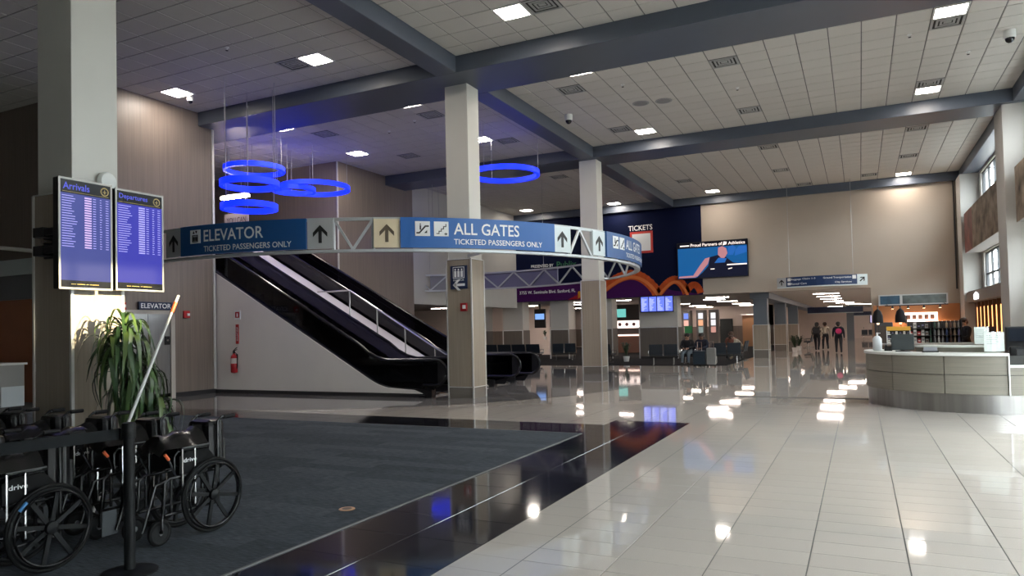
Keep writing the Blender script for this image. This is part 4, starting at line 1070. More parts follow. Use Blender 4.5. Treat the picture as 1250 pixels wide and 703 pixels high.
for lab, x, y, z, w, h in (('upright white notice in an acrylic stand at the middle of the desk', 1.98, 15.45, 1.165, .22, .33), ('upright white notice with green foot nearest the desk edge', 2.10, 14.95, ZW, .30, .36)):
    t = thing('notice_stand', lab, 'sign', (x, y, z), group='notices on the help desk')
    B().box(x - w/2, x + w/2, y, y + .004, z + .02, z + h).build('notice', PAPER, t)
    b = B()
    for j in range(5): rect(b, fnY(y), x - w*.38, x + w*(.1 + .25*random.random()), z + h*(.82 - .1*j), z + h*(.84 - .1*j), .001)
    q = b.build('print_lines', mat('notice_ink', (.38, .42, .42), .8), t)
    B().box(x - w/2 - .01, x + w/2 + .01, y - .006, y - .003, z, z + h + .01).box(x - w/2 - .01, x + w/2 + .01, y - .05, y + .06, z, z + .012).build('acrylic_stand', ACRYL, t)
t = thing('sanitizer_dispenser', 'white dispenser bottle at the left end of the help desk', 'dispenser', (.30, 16.35, ZW))
B().lathe([(.07, ZW), (.085, ZW + .02), (.085, ZW + .24), (.05, ZW + .29), (.03, ZW + .30)], (.30, 16.35, 0), 18).build('bottle', mat('dispenser_white', (.62, .64, .66), .35), t, smooth=True)
B().lathe([(.02, ZW + .30), (.02, ZW + .34), (.008, ZW + .37)], (.30, 16.35, 0), 10).bar((.30, 16.35, ZW + .36), (.36, 16.30, ZW + .355), .012, .012).build('pump', WHITEP, t)
t = thing('desk_phone', 'small black desk phone beside the white dispenser', 'phone', (.50, 16.2, ZW))
B().prism([(0, 0), (.16, 0), (.16, .03), (0, .09)], lambda p, q, u: (.42 + u, 16.12 + p, ZW + q), 0, .14).build('base', BLACK, t); B().tube([(.45, 16.14, ZW + .10), (.45, 16.2, ZW + .12), (.45, 16.28, ZW + .08)], .022, 8).build('handset', BLACK, t, smooth=True)
t = thing('card_tray', 'low black card tray right of the desk monitor', 'tray', (1.15, 15.3, ZW))
B().box(1.02, 1.28, 15.22, 15.38, ZW, ZW + .03).build('tray', BLACK, t); B().prism([(0, .03), (.14, .03), (.14, .05), (0, .10)], lambda p, q, u: (1.04 + u, 15.23 + p, ZW + q), 0, .22).build('cards', mat('card_grey', (.2, .2, .22), .5), t)
t = thing('desk_chair', 'black office chair behind the low end of the help desk', 'chair', (2.75, 15.9, 0))
B().box(2.5, 3.0, 15.65, 16.15, .45, .53).build('seat', VINYL, t, bevel=.03); B().box(2.5, 3.0, 16.12, 16.20, .58, 1.12).build('backrest', VINYL, t, bevel=.03); B().box(2.72, 2.78, 16.15, 16.22, .45, .7).build('back_stem', BLACK, t)
B().tube([(2.75, 15.9, .45), (2.75, 15.9, .08)], .03, 10).build('gas_post', CHROME, t)
for k in range(5): B().bar((2.75, 15.9, .1), (2.75 + .3*math.cos(k*1.257), 15.9 + .3*math.sin(k*1.257), .05), .05, .03).lathe([(.03, 0), (.03, .05)], (2.75 + .3*math.cos(k*1.257), 15.9 + .3*math.sin(k*1.257), 0), 10).build('leg', BLACK, t)
t = thing('low_monitor', 'black screen standing on the low end of the help desk', 'monitor', (2.62, 14.95, .845))
B().box(2.42, 2.95, 14.98, 15.02, .90, 1.10).build('panel', BLACK, t, bevel=.01); B().box(2.6, 2.75, 14.92, 15.1, .845, .86).box(2.66, 2.70, 15.0, 15.04, .86, .95).build('stand', BLACK, t)

# ================================================================== ART PANELS ON THE WINDOW WALL
ART = mat('art_photo_brown', (.25, .20, .155), .7, spec=.2, var=.75, vscale=1.0, stretch=(1, 1.3, 1.8))
for lab, y0, y1, z0, z1 in (('long brown photographic art panel high on the far window wall', 25.9, 34.7, 4.40, 6.02), ('brown photographic art panel at the right picture edge', 16.0, 23.95, 4.32, 5.86)):
    t = thing('art_panel', lab, 'art panel', (4.1, (y0+y1)/2, z0), group='art panels on the window wall')
    B().box(4.02, 4.6, y0, y1, z0, z1).build('box', mat('art_box_side', (.30, .29, .28), .6), t)
    n = 4; st = (y1 - y0) / n
    for k in range(n): B().box(4.0, 4.02, y0 + st*k + .008, y0 + st*(k+1) - .008, z0, z1).build('print_panel', ART if not (k == n-1 and y0 > 25) else mat('art_photo_rust', (.20, .07, .06), .6, var=.6, vscale=1.4), t)

# ================================================================== SHOP BELOW THE WINDOW WALL
WARM = mat('warm_light_strip', (.9, .6, .4), .5, emit=(1.0, .44, .14), es=2.2); AMB = mat('amber_wall', (.16, .062, .02), .6, var=.1, vscale=2)
fs = thing('shop_fascia', 'brown slatted shop fascia on the right wall with a lit white emblem', 'fascia', (4.0, 30, 2.36))
for k in range(44): B().box(4.0, 4.06, 25.6 + .21*k, 25.6 + .21*k + .19, 2.36, 2.76).build('slat', WOOD, fs)
B().box(4.06, 4.6, 25.6, 34.85, 2.34, 2.80).build('carcass', DARKBASE, fs)
em = fnX(3.995)
def fem(p, q, u): return (4.0 - u, p, q)
b = B(); poly(b, fem, [(31.6, 2.42), (32.5, 2.42), (32.6, 2.58), (32.35, 2.66), (32.2, 2.60), (32.05, 2.70), (31.9, 2.60), (31.75, 2.66), (31.5, 2.56)], .0, .03); b.build('lit_emblem', mat('lit_white', (.9, .9, 1), .5, emit=(.85, .9, 1), es=3.0), fs)
wl = thing('light_wall', 'wall of glowing amber vertical light strips in the shop', 'light wall', (4.3, 31, 0))
B().box(4.28, 4.59, 26.2, 34.8, 0, 2.34).build('amber_backing', AMB, wl)
for k in range(8): B().box(4.20, 4.27, 27.3 + .88*k, 27.3 + .88*k + .20, .62, 2.14).build('light_strip', WARM, wl); B().box(4.16, 4.28, 27.3 + .88*k - .36, 27.3 + .88*k - .28, .6, 2.34).build('divider_fin', mat('fin_brown', (.10, .05, .025), .6), wl)
B().box(4.18, 4.28, 26.2, 34.8, .5, .6).build('ledge', WOOD, wl)
struct('wall_shop', B().box(.55, 3.9, 36.18, 36.3, 0, 2.38), mat('terracotta_paint', (.42, .17, .06), .6, var=.1, vscale=2), 'terracotta back wall of the shop')
ab = thing('advert_band', 'pale framed band of two picture adverts above the terracotta wall', 'advert', (2.1, 36.1, 2.38))
B().box(.78, 3.46, 36.06, 36.18, 2.36, 2.84).build('frame', mat('advert_frame', (.55, .57, .57), .5), ab)
B().box(.84, 1.62, 36.045, 36.06, 2.42, 2.79).build('picture', mat('advert_blue', (.03, .085, .14), .5, var=.4, vscale=3), ab); B().box(1.72, 3.40, 36.045, 36.06, 2.42, 2.79).build('picture', mat('advert_teal', (.10, .13, .13), .5, var=.6, vscale=2.5), ab)
nb = thing('menu_board', 'glowing pinkish menu board on the terracotta wall', 'menu board', (2.3, 36.1, 1.6))
B().box(1.50, 3.05, 36.10, 36.18, 1.62, 2.02).build('lightbox', mat('menu_glow', (.9, .8, .75), .5, emit=(1, .72, .58), es=2.6), nb)
b = B()
for k in range(6): rect(b, fnY(36.10), 1.62 + .23*k, 1.78 + .23*k, 1.72, 1.92, 0, .004)
b.build('menu_picture', mat('menu_ink', (.30, .14, .10), .5), nb); B().box(1.78, 1.88, 36.06, 36.10, 1.55, 1.9).build('black_device', BLACK, nb)
tr_ = thing('shop_fill_light', 'added fill light over the shop, a dark rail with warm heads', 'lamp', (2.2, 35.5, 2.3))  # made-up fixture, added to warm and brighten the shop
B().box(1.0, 3.4, 35.46, 35.54, 2.32, 2.36).build('track', BLACK, tr_)
for x in (1.1, 3.3): B().bar((x, 35.5, 2.36), (x, 36.2, 2.42), .04, .03).build('bracket', BLACK, tr_)
for x in (1.3, 1.9, 2.5, 3.1):
    B().lathe([(.03, 2.32), (.05, 2.26), (.06, 2.2)], (x, 35.5, 0), 12).build('fill_head', BLACK, tr_, smooth=True)
    B().lathe([(.052, 2.205), (.045, 2.195)], (x, 35.5, 0), 12).build('fill_lens', mat('fill_spot_glow', (.9, .7, .5), .5, emit=(1, .70, .42), es=12), tr_)
    ld = bpy.data.lights.new('shop_fill_spot', 'SPOT'); ld.energy = 90; ld.spot_size = R_(130); ld.spot_blend = .6; ld.color = (1, .66, .40); ld.shadow_soft_size = .06
    lo = bpy.data.objects.new('shop_fill_spot', ld); COL.objects.link(lo); lo.location = (x, 35.5, 2.17); lo.parent = tr_; lo.matrix_parent_inverse = tr_.matrix_basis.inverted()
# island counter and racks
sc_ = thing('shop_counter', 'dark wooden shop counter behind the help desk', 'counter', (2.2, 25, 0))
B().box(.55, 3.7, 24.6, 25.3, 0, .92).build('body', mat('shop_wood', (.10, .06, .04), .5, var=.1), sc_); B().box(.5, 3.75, 24.55, 25.35, .92, .96).build('top', mat('shop_top', (.30, .27, .24), .4), sc_)
rk = thing('snack_rack', 'white grid rack with a yellow header on the shop counter', 'rack', (1.02, 24.8, .96))
B().box(.72, 1.36, 24.86, 24.90, .96, 1.46).build('back_panel', BLACK, rk); B().box(.72, 1.36, 24.66, 24.86, 1.36, 1.48).build('header', mat('rack_yellow', (.62, .33, .03), .5), rk)
for j in range(3):
    B().box(.72, 1.36, 24.66, 24.88, .97 + .13*j, .985 + .13*j).build('shelf', WHITEP, rk)
for x in (.72, 1.34): B().box(x, x + .02, 24.66, 24.88, .96, 1.36).build('side_panel', WHITEP, rk)
PAL = [mat('goods_%s' % n, c, .5) for n, c in (('red', (.50, .03, .03)), ('white', (.7, .66, .60)), ('grey', (.30, .29, .28)), ('brown', (.16, .08, .05)), ('green', (.06, .12, .08)), ('blue', (.05, .08, .18)), ('tan', (.38, .26, .16)), ('black', (.02, .02, .022)), ('lilac', (.22, .20, .34)))]
PN = ['red', 'white', 'grey', 'brown', 'green', 'blue', 'tan', 'black', 'lilac']
def goods(kind, x, y, z, s, ci, lab, grp):
    m = PAL[ci]
    if kind == 'bottle':
        t = thing('bottle', lab, 'bottle', (x, y, z), group=grp)
        B().lathe([(.032*s, z), (.034*s, z + .01), (.034*s, z + .15*s), (.013*s, z + .19*s), (.013*s, z + .22*s)], (x, y, 0), 10).build('body', m, t, smooth=True); B().lathe([(.015*s, z + .22*s), (.015*s, z + .245*s)], (x, y, 0), 8).build('cap', PAL[1], t)
    else:
        w = .09*s; h = (.14 if kind == 'box' else .2)*s
        t = thing('snack_box' if kind == 'box' else 'snack_bag', lab, 'packaged goods', (x, y, z), group=grp)
        if kind == 'box': B().box(x - w/2, x + w/2, y - .04, y + .04, z, z + h).build('carton', m, t, bevel=.004)
        else: B().prism([(-.045, 0), (.045, 0), (.03, h*.5), (.006, h), (-.006, h), (-.03, h*.5)], lambda p, q, u: (x + u, y + p, z + q), -w/2, w/2).build('bag', m, t)
        b = B(); rect(b, fnY(y - .047), x - w*.35, x + w*.35, z + h*.35, z + h*.65, 0); b.build('label_patch', PAL[(ci + 1) % 9], t)
for j in range(3):
    for i in range(6):
        goods('box', .78 + .104*i, 24.74, .985 + .13*j, .62, 7 if (i + j) % 2 else 1, '%s snack box, %s from the left in the %s row of the yellow-headed rack' % ('black' if (i + j) % 2 else 'white', ORD[i], ('bottom', 'middle', 'top')[j]), 'boxes in the yellow-headed rack')
sh = thing('goods_shelf', 'tall dark merchandise shelf behind the shop counter', 'shelf', (2.4, 27, 0))
for x in (1.40, 2.12, 2.90): B().box(x, x + .03, 26.8, 27.2, 0, 1.62).build('upright', BLACK, sh)
for z in (.5, .92, 1.16, 1.40): B().box(1.40, 2.93, 26.8, 27.2, z - .02, z).build('shelf_board', mat('shelf_dark', (.035, .03, .028), .5), sh)
B().box(1.40, 2.93, 27.17, 27.2, 0, 1.62).build('back_panel', mat('shelf_back', (.06, .045, .04), .6), sh)
for z, nm in ((.92, 'low'), (1.16, 'middle'), (1.40, 'top')):
    for i in range(13):
        ci = (0, 1, 0, 1, 2, 4, 2, 1, 2, 5, 3, 6, 8)[i] if z < 1.4 else (7, 1, 7, 7, 2, 7, 4, 2, 7, 6, 3, 6, 2)[i]
        kind = 'bottle' if i > 4 else ('bag' if i % 2 else 'box')
        goods(kind, 1.50 + .112*i, 26.92, z, .95, ci, '%s %s, %s item from the left on the %s board of the merchandise shelf' % (PN[ci], {'bottle': 'bottle', 'bag': 'snack bag', 'box': 'snack box'}[kind], ORD[i], nm), 'goods on the merchandise shelf')
for lab, x in (('left black dome lamp above the shop counter', .50), ('right black dome lamp above the shop counter', 1.12)):
    t = thing('dome_lamp', lab, 'lamp', (x, 25.0, 1.5), group='dome lamps of the shop counter')
    B().lathe([(.145, 1.60), (.15, 1.63), (.14, 1.82), (.10, 1.96), (.04, 2.02), (.02, 2.04)], (x, 25.0, 0), 18).build('shade', RUBBER, t, smooth=True)
    B().lathe([(.03, 1.55), (.045, 1.60), (.03, 1.66)], (x, 25.0, 0), 10).build('bulb', mat('bulb_warm', (.9, .7, .5), .5, emit=(1, .65, .4), es=2), t)
    B().tube([(x + .0, 25.0, 2.04), (x, 25.0, 2.12), (x + .02, 25.28, 2.12), (x + .02, 25.28, .96)], .014, 8).build('stem', BLACK, t)
t = thing('beverage_cooler', 'tall dark beverage cooler at the left end of the shop', 'cooler', (.75, 26.5, 0))
B().box(.42, .95, 26.2, 26.8, 0, 1.62).build('cabinet', mat('cooler_grey', (.05, .05, .055), .4), t, bevel=.02); B().box(.47, .90, 26.18, 26.2, .35, 1.5).build('glass_door', mat('cooler_glass', (.10, .08, .07), .1), t); B().box(.88, .91, 26.14, 26.18, .7, 1.2).build('handle', CHROME, t)
t = thing('menu_easel', 'brown square board on a dark wire stand before the amber strips', 'board', (3.55, 26.2, 0))
B().box(3.3, 3.75, 26.18, 26.22, 1.05, 1.42).build('board', mat('easel_brown', (.10, .055, .04), .6), t)
for x in (3.32, 3.73): B().tube([(x, 26.2, 0), (x, 26.2, 1.05)], .012, 6).build('leg', BLACK, t)
for z in (.25, .5, .75, 1.0): B().tube([(3.32, 26.2, z), (3.73, 26.2, z)], .008, 6).build('wire', BLACK, t)
t = thing('payment_terminal', 'grey payment terminal on a post at the right picture edge', 'terminal', (3.25, 20.5, 0))
B().box(3.15, 3.45, 20.4, 20.6, 0, .9).build('pedestal', mat('terminal_grey', (.20, .20, .21), .5), t, bevel=.01); B().box(3.1, 3.5, 20.36, 20.5, .9, 1.45).build('head', mat('terminal_dark', (.03, .035, .04), .4), t, bevel=.02); B().box(3.15, 3.45, 20.34, 20.36, 1.1, 1.4).build('screen', mat('terminal_screen', (.02, .03, .05), .2), t)

# ================================================================== LOW HALL FITTINGS
LL = [(-22.9, 45.8), (-19.0, 41.4), (-22.6, 50.0), (-14.5, 38.4), (-15.9, 41.9), (-19.1, 49.7), (-12.0, 38.4), (-14.2, 46.9), (-18.3, 57.5), (-7.6, 42.5), (-7.5, 46.4), (-7.5, 52.4), (-7.7, 57.1),
      (-1.55, 40.1), (-1.58, 44.4), (-1.6, 48.9), (-1.62, 54.3), (-.98, 59.0), (-.4, 64.0), (.83, 66.0), (-24.0, 33.3), (-20.5, 39.0), (-10.8, 43.0), (-10.9, 54.0), (-2.0, 72.0), (-20.8, 30.5), (-23, 54.5), (-14.4, 55.0), (-10.9, 48.5), (-6.9, 39.5), (-11.2, 58.3), (-15.9, 58.5), (-20.5, 33.5), (-24.5, 39.5), (-19.3, 54.0), (-14.6, 50.6), (3.0, 62), (3.5, 74), (-1.9, 79), (3.2, 52), (3.2, 44), (-5.6, 66), (3.4, 68), (-4.8, 76), (3.2, 80)]  # the last entries are extra fixtures added to brighten hall and corridor
cnt = {}
for k, (x, y) in enumerate(sorted(LL, key=lambda q: q[1])):
    horiz = x < -3
    where = 'over the corridor' if x > -3 else ('over the seats left of the corridor' if x > -9 else ('behind the farther column' if x > -15 else 'left of the farther column'))
    cnt[where] = cnt.get(where, -1) + 1
    t = thing('linear_light', '%s slim white ceiling light, counted from near, %s' % (ORD[cnt[where]], where), 'ceiling light', (x, y, HL), group='linear lights %s' % where)
    B().box(x - .62, x + .62, y - .09, y + .09, HL - .05, HL).build('housing', WHITEP, t); B().box(x - .60, x + .60, y - .075, y + .075, HL - .062, HL - .05).build('diffuser', LAMPL, t)
SEATM = mat('seat_navy_vinyl', (.012, .020, .030), .45)
def bench(lab, x, y, rz, n, sp=.62):
    t = thing('seat_bench', lab, 'bench', (x, y, 0), rz, 'waiting seats')
    W = n * sp
    B().box(-W/2, W/2, -.03, .03, .32, .38).build('beam', BLACK, t, world=False)
    for s in (-W/2 + .2, W/2 - .2):
        B().bar((s, 0, .35), (s, 0, .03), .05, .05).bar((s, -.28, .03), (s, .28, .03), .05, .03).build('leg', CHROME, t, world=False)
    for i in range(n):
        a = -W/2 + sp*i + .03; c = a + sp - .06
        B().box(a, c, -.22, .24, .40, .46).build('seat', SEATM, t, world=False, bevel=.02)
        B().prism([(-.22, .46), (-.17, .46), (-.27, .90), (-.32, .90)], lambda p, q, u: (u, p, q), a, c).build('backrest', SEATM, t, world=False, bevel=.015)
    for i in range(n + 1):
        a = -W/2 + sp*i; B().tube([(a, .18, .40), (a, .18, .62), (a, -.2, .62), (a, -.2, .40)], .014, 6).build('armrest', CHROME, t, world=False)
    return t
bench('row of four dark seats with backs to us right of the middle column', -16.5, 33.9, 0, 4, .82)
bench('pair of dark seats in front of the hall pier left of the farther column', -13.9, 34.6, R_(20), 2)
bench('dark seats right of the farther column before the café', -10.9, 32.0, R_(-15), 2)
bench('dark seats left of the two seated travellers', -7.6, 30.3, R_(10), 2)
bench('dark seats carrying the two seated travellers', -6.45, 31.2, R_(180), 2)
bench('dark seats right of the silver suitcase', -5.2, 31.6, R_(10), 2)
bench('dark seats by the person in a cream jacket', -5.1, 35.0, R_(90), 2)
bench('dark seats along the corridor behind the columns', -3.2, 52.5, R_(90), 4)
bench('dark seats deep at the end of the corridor', 1.0, 80.5, R_(180), 3)
def planter(lab, x, y, h, n=26, pot=.16, z0=0):
    t = thing('potted_plant', lab, 'plant', (x, y, z0))
    B().lathe([(pot*.75, z0), (pot, z0 + pot*1.6), (pot*.9, z0 + pot*1.6)], (x, y, 0), 14).build('pot', WHITEP, t, smooth=True)
    for k in range(n):
        a = random.uniform(0, 6.28); l = h * random.uniform(.5, 1); sp = random.uniform(.15, .5) * h
        p0 = Vector((x, y, z0 + pot*1.5)); p1 = p0 + Vector((math.cos(a)*sp*.5, math.sin(a)*sp*.5, l*.7)); p2 = p0 + Vector((math.cos(a)*sp, math.sin(a)*sp, l*.6)); s = Vector((-math.sin(a), math.cos(a), 0)) * .035
        B().add([p0 - s*.4, p0 + s*.4, p1 + s, p1 - s, p2], [(0, 1, 2, 3), (3, 2, 4)]).build('leaf', LEAF2, t)
LEAF2 = mat('dark_leaf', (.025, .05, .022), .5)
planter('potted plant in a white pot before the café', -10.2, 33.4, 1.0)
planter('potted plant by the third corridor column', -3.5, 45.0, 1.1)
planter('second potted plant deeper along the corridor columns', -3.45, 47.6, 1.0)
planter('small potted plant on the far partition ledge', -18.6, 43.0, .6, 18, .12, 1.0)
struct('ledge_low', B().box(-19.3, -17.9, 42.8, 43.3, 0, 1.0), PINKW, 'pale ledge carrying the small plant')
# screens, café, vending lights
def portrait(lab, x0, x1, y, z0, z1, col, es, s0=.45, s1=.75):
    t = thing('advert_display', lab, 'display', ((x0+x1)/2, y, z0), group='advert displays of the low hall')
    B().box(x0, x1, y, y + .15, z0, z1).build('casing', BLACK, t)
    H = z1 - z0; b = B(); rect(b, fnY(y), x0 + .05, x1 - .05, z0 + s0*H, z0 + s1*H, 0, .004); b.build('screen', screen('advert_glow_%d' % int(es*100 + 1000*col[0] + 37*s0), col, es), t)
    B().box((x0+x1)/2 - .04, (x0+x1)/2 + .04, y + .05, y + .1, z1, HL).build('hanger', BLACK, t)
portrait('black hanging advert display with a blue picture', -17.9, -17.2, 39.8, 1.75, 2.9, (.20, .38, .85), 1.1)
portrait('narrow black hanging display beside the blue advert display', -17.05, -16.8, 40.2, 1.8, 2.85, (.01, .01, .02), .2)
portrait('dark display with pinkish picture low on the left partition', -23.6, -23.1, 43.6, .9, 2.0, (.55, .12, .6), .8, .4, .8)
portrait('small bluish round-clock display behind the farther column', -15.5, -15.1, 42.0, 2.0, 2.5, (.3, .34, .42), .6, .1, .9)
cf = thing('cafe_front', 'dark café front with white lit lettering and a teal picture', 'café', (-13.0, 46, 0))
B().box(-15.2, -12.0, 46.0, 46.3, 0, HL - .05).build('black_wall', mat('cafe_black', (.02, .018, .018), .6), cf)
fc = fnY(46.0)
b = B(); rect(b, fc, -15.1, -14.0, 2.35, 2.9, .01, .03); b.build('teal_picture', screen('cafe_teal', (.12, .42, .38), 1.2), cf)
b = B(); rect(b, fc, -15.1, -12.0, 1.62, 2.12, .02, .06); b.build('lit_sign', mat('cafe_sign', (.9, .8, .75), .5, emit=(1, .84, .78), es=1.1), cf)
b = B()
for k in range(6): poly(b, fc, [(-14.9 + .48*k + .12*math.cos(a*.785), 1.87 + .12*math.sin(a*.785)) for a in range(8)], .06, .07)
b.build('sign_pattern', mat('cafe_ink', (.10, .04, .05), .6), cf)
B().box(-15.1, -12.0, 45.5, 46.0, 0, 1.1).build('counter', mat('cafe_wood', (.20, .10, .07), .5), cf); B().box(-15.1, -12.0, 45.45, 46.0, 1.1, 1.2).build('counter_light', mat('cafe_strip', (.9, .7, .6), .5, emit=(1, .7, .6), es=1.6), cf)
for k, (x, lab, cols) in enumerate(((-10.9, 'left lit vending column with blue panels past the seats', ((.2, .3, .9), (.9, .5, .4), (.8, .6, .5))), (-9.9, 'middle lit vending column past the seats', ((.9, .9, .95), (.9, .45, .25), (.25, .3, .28))), (-9.05, 'right lit vending column with a white emblem past the seats', ((.95, .95, 1), (.9, .88, .9), (.6, .3, .25))))):
    t = thing('vending_machine', lab, 'vending machine', (x, 50, 0), group='vending columns')
    B().box(x - .30, x + .30, 50, 50.7, 0, 2.75).build('cabinet', mat('vending_body', (.14, .13, .125), .5), t)
    for j, c in enumerate(cols):
        b = B(); z = 2.15 - .48*j; rect(b, fnY(50), x - .16, x + .16, z, z + .40, 0, .01); b.build('lit_panel', screen('vend_%d_%d' % (k, j), c, .9), t)
t = thing('hall_door', 'dark door in the far wall left of the corridor', 'door', (-9.6, 59.9, 0)); B().box(-10.3, -9.3, 59.85, 59.95, 0, 2.2).build('leaf', mat('door_dark', (.02, .025, .025), .5), t); B().box(-9.42, -9.36, 59.80, 59.85, 1.0, 1.15).build('handle', CHROME, t)
t = thing('green_notice', 'small bright green notice beside the broad hall pier', 'sign', (-8.1, 37.6, 1.3)); B().box(-8.3, -7.9, 37.6, 37.63, 1.28, 1.66).build('plate', mat('notice_green', (.05, .28, .10), .5), t); B().tube([(-8.1, 37.62, 0), (-8.1, 37.62, 1.28)], .02, 8).build('post', BLACK, t); B().lathe([(.15, 0), (.15, .02)], (-8.1, 37.62, 0), 14).build('base', BLACK, t)
t = thing('corridor_tv', 'small pale lit screen at the end of the corridor', 'monitor', (1.5, 83.8, 1.9)); B().box(.9, 2.6, 83.85, 83.98, 1.55, 2.5).build('casing', BLACK, t); B().box(.98, 2.52, 83.83, 83.85, 1.62, 2.43).build('screen', screen('corridor_glow', (.62, .55, .85), 1.0), t)
t = thing('corridor_pillar', 'blue-grey pillar in the middle distance of the corridor', None, (-.5, 72, 0), kind='structure'); B().box(-1.1, -.5, 72, 72.6, 0, HL).build('shaft', SLATE, t)
t = thing('wood_door', 'tan wooden door at the corridor end', 'door', (-.6, 83.9, 0)); B().box(-.55, .45, 83.92, 83.99, 0, 2.5).build('leaf', mat('tan_door', (.30, .19, .12), .5), t); B().box(.3, .36, 83.88, 83.92, 1, 1.15).build('handle', CHROME, t)
t = thing('orange_booth', 'tan orange booth glimpsed between the corridor columns', 'booth', (-7, 58, 0)); B().box(-8.2, -6.6, 57.5, 58.5, 0, 2.4).build('panel', mat('booth_tan', (.42, .22, .11), .6), t); B().box(-8.3, -6.5, 57.4, 58.6, 2.4, 2.5).build('roof', WHITEP, t)
t = thing('suitcase', 'dark blue suitcase standing before the two seated travellers', 'suitcase', (-5.95, 29.7, 0))
B().box(-6.22, -5.72, 29.55, 29.85, .06, .62).build('shell', mat('case_blue', (.012, .025, .04), .4), t, bevel=.04)
for x in (-6.16, -5.78): B().lathe([(.03, 0), (.03, .03)], (x, 29.68, .03), 10, 'y').build('wheel', RUBBER, t)
B().tube([(-6.05, 29.7, .62), (-6.05, 29.7, .98), (-5.88, 29.7, .98), (-5.88, 29.7, .62)], .012, 8).build('handle', CHROME, t)
t = thing('suitcase', 'silver ribbed suitcase right of the dark blue one', 'suitcase', (-5.5, 29.6, 0))
sb = B().box(-5.66, -5.30, 29.5, 29.76, .06, .74)
sb.build('shell', mat('case_silver', (.30, .31, .30), .35, .5), t, bevel=.04)
for k in range(5): B().box(-5.62 + .07*k, -5.60 + .07*k, 29.485, 29.5, .12, .70).build('rib', MATS['case_silver'], t)
for x in (-5.62, -5.34): B().lathe([(.03, 0), (.03, .03)], (x, 29.6, .03), 10, 'y').build('wheel', RUBBER, t)
B().tube([(-5.57, 29.72, .74), (-5.57, 29.72, 1.0), (-5.40, 29.72, 1.0), (-5.40, 29.72, .74)], .012, 8).build('handle', CHROME, t)

# ================================================================== TICKET COUNTER AT THE FAR LEFT
TERR = mat('terracotta_wall', (.42, .17, .09), .6, var=.08, vscale=2)
struct('wall_ticketing', B().box(-30, -19.0, 11.5, 11.65, 0, 2.76), TERR, 'terracotta wall behind the ticket counter')
struct('trim_4', B().box(-30, -19.0, 11.42, 11.65, 2.76, 3.42), mat('ticket_grey', (.20, .21, .23), .35, .3), 'grey glossy band above the terracotta wall')
struct('trim_5', B().box(-30, -19.0, 11.36, 11.65, 3.42, 3.84), mat('ticket_pale', (.52, .58, .58), .4), 'pale sign band above the ticket counter')
b = B().tube([(-24 + .5*k, 11.2 - .6*math.sin(k/10*math.pi), 4.30 - .012*k*k*.3) for k in range(11)], .05, 8)
struct('trim_6', b, TRIM, 'curved pale rail above the ticket counter', smooth=True)
tk = thing('ticket_counter', 'grey ticket counter with white top at the left picture edge', 'counter', (-20.8, 10.6, 0))
B().box(-26, -19.2, 10.3, 10.9, .5, 1.04).build('body', mat('ticket_laminate', (.34, .33, .31), .5), tk); B().box(-26, -19.15, 10.2, 10.95, 1.04, 1.09).build('top', WHITEP, tk); B().box(-26, -19.2, 10.35, 10.9, 0, .5).build('lower_panel', mat('ticket_lower', (.62, .66, .68), .4), tk); B().box(-26, -19.19, 10.285, 10.30, .78, .83).build('bumper_strip', BLACK, tk)
tm = thing('ticket_monitor', 'black monitor on the ticket counter at the left picture edge', 'monitor', (-20.7, 10.7, 1.09)); B().box(-21.2, -20.25, 10.7, 10.75, 1.13, 1.52).build('panel', BLACK, tm, bevel=.01); B().box(-20.8, -20.6, 10.66, 10.84, 1.09, 1.13).build('foot', BLACK, tm)
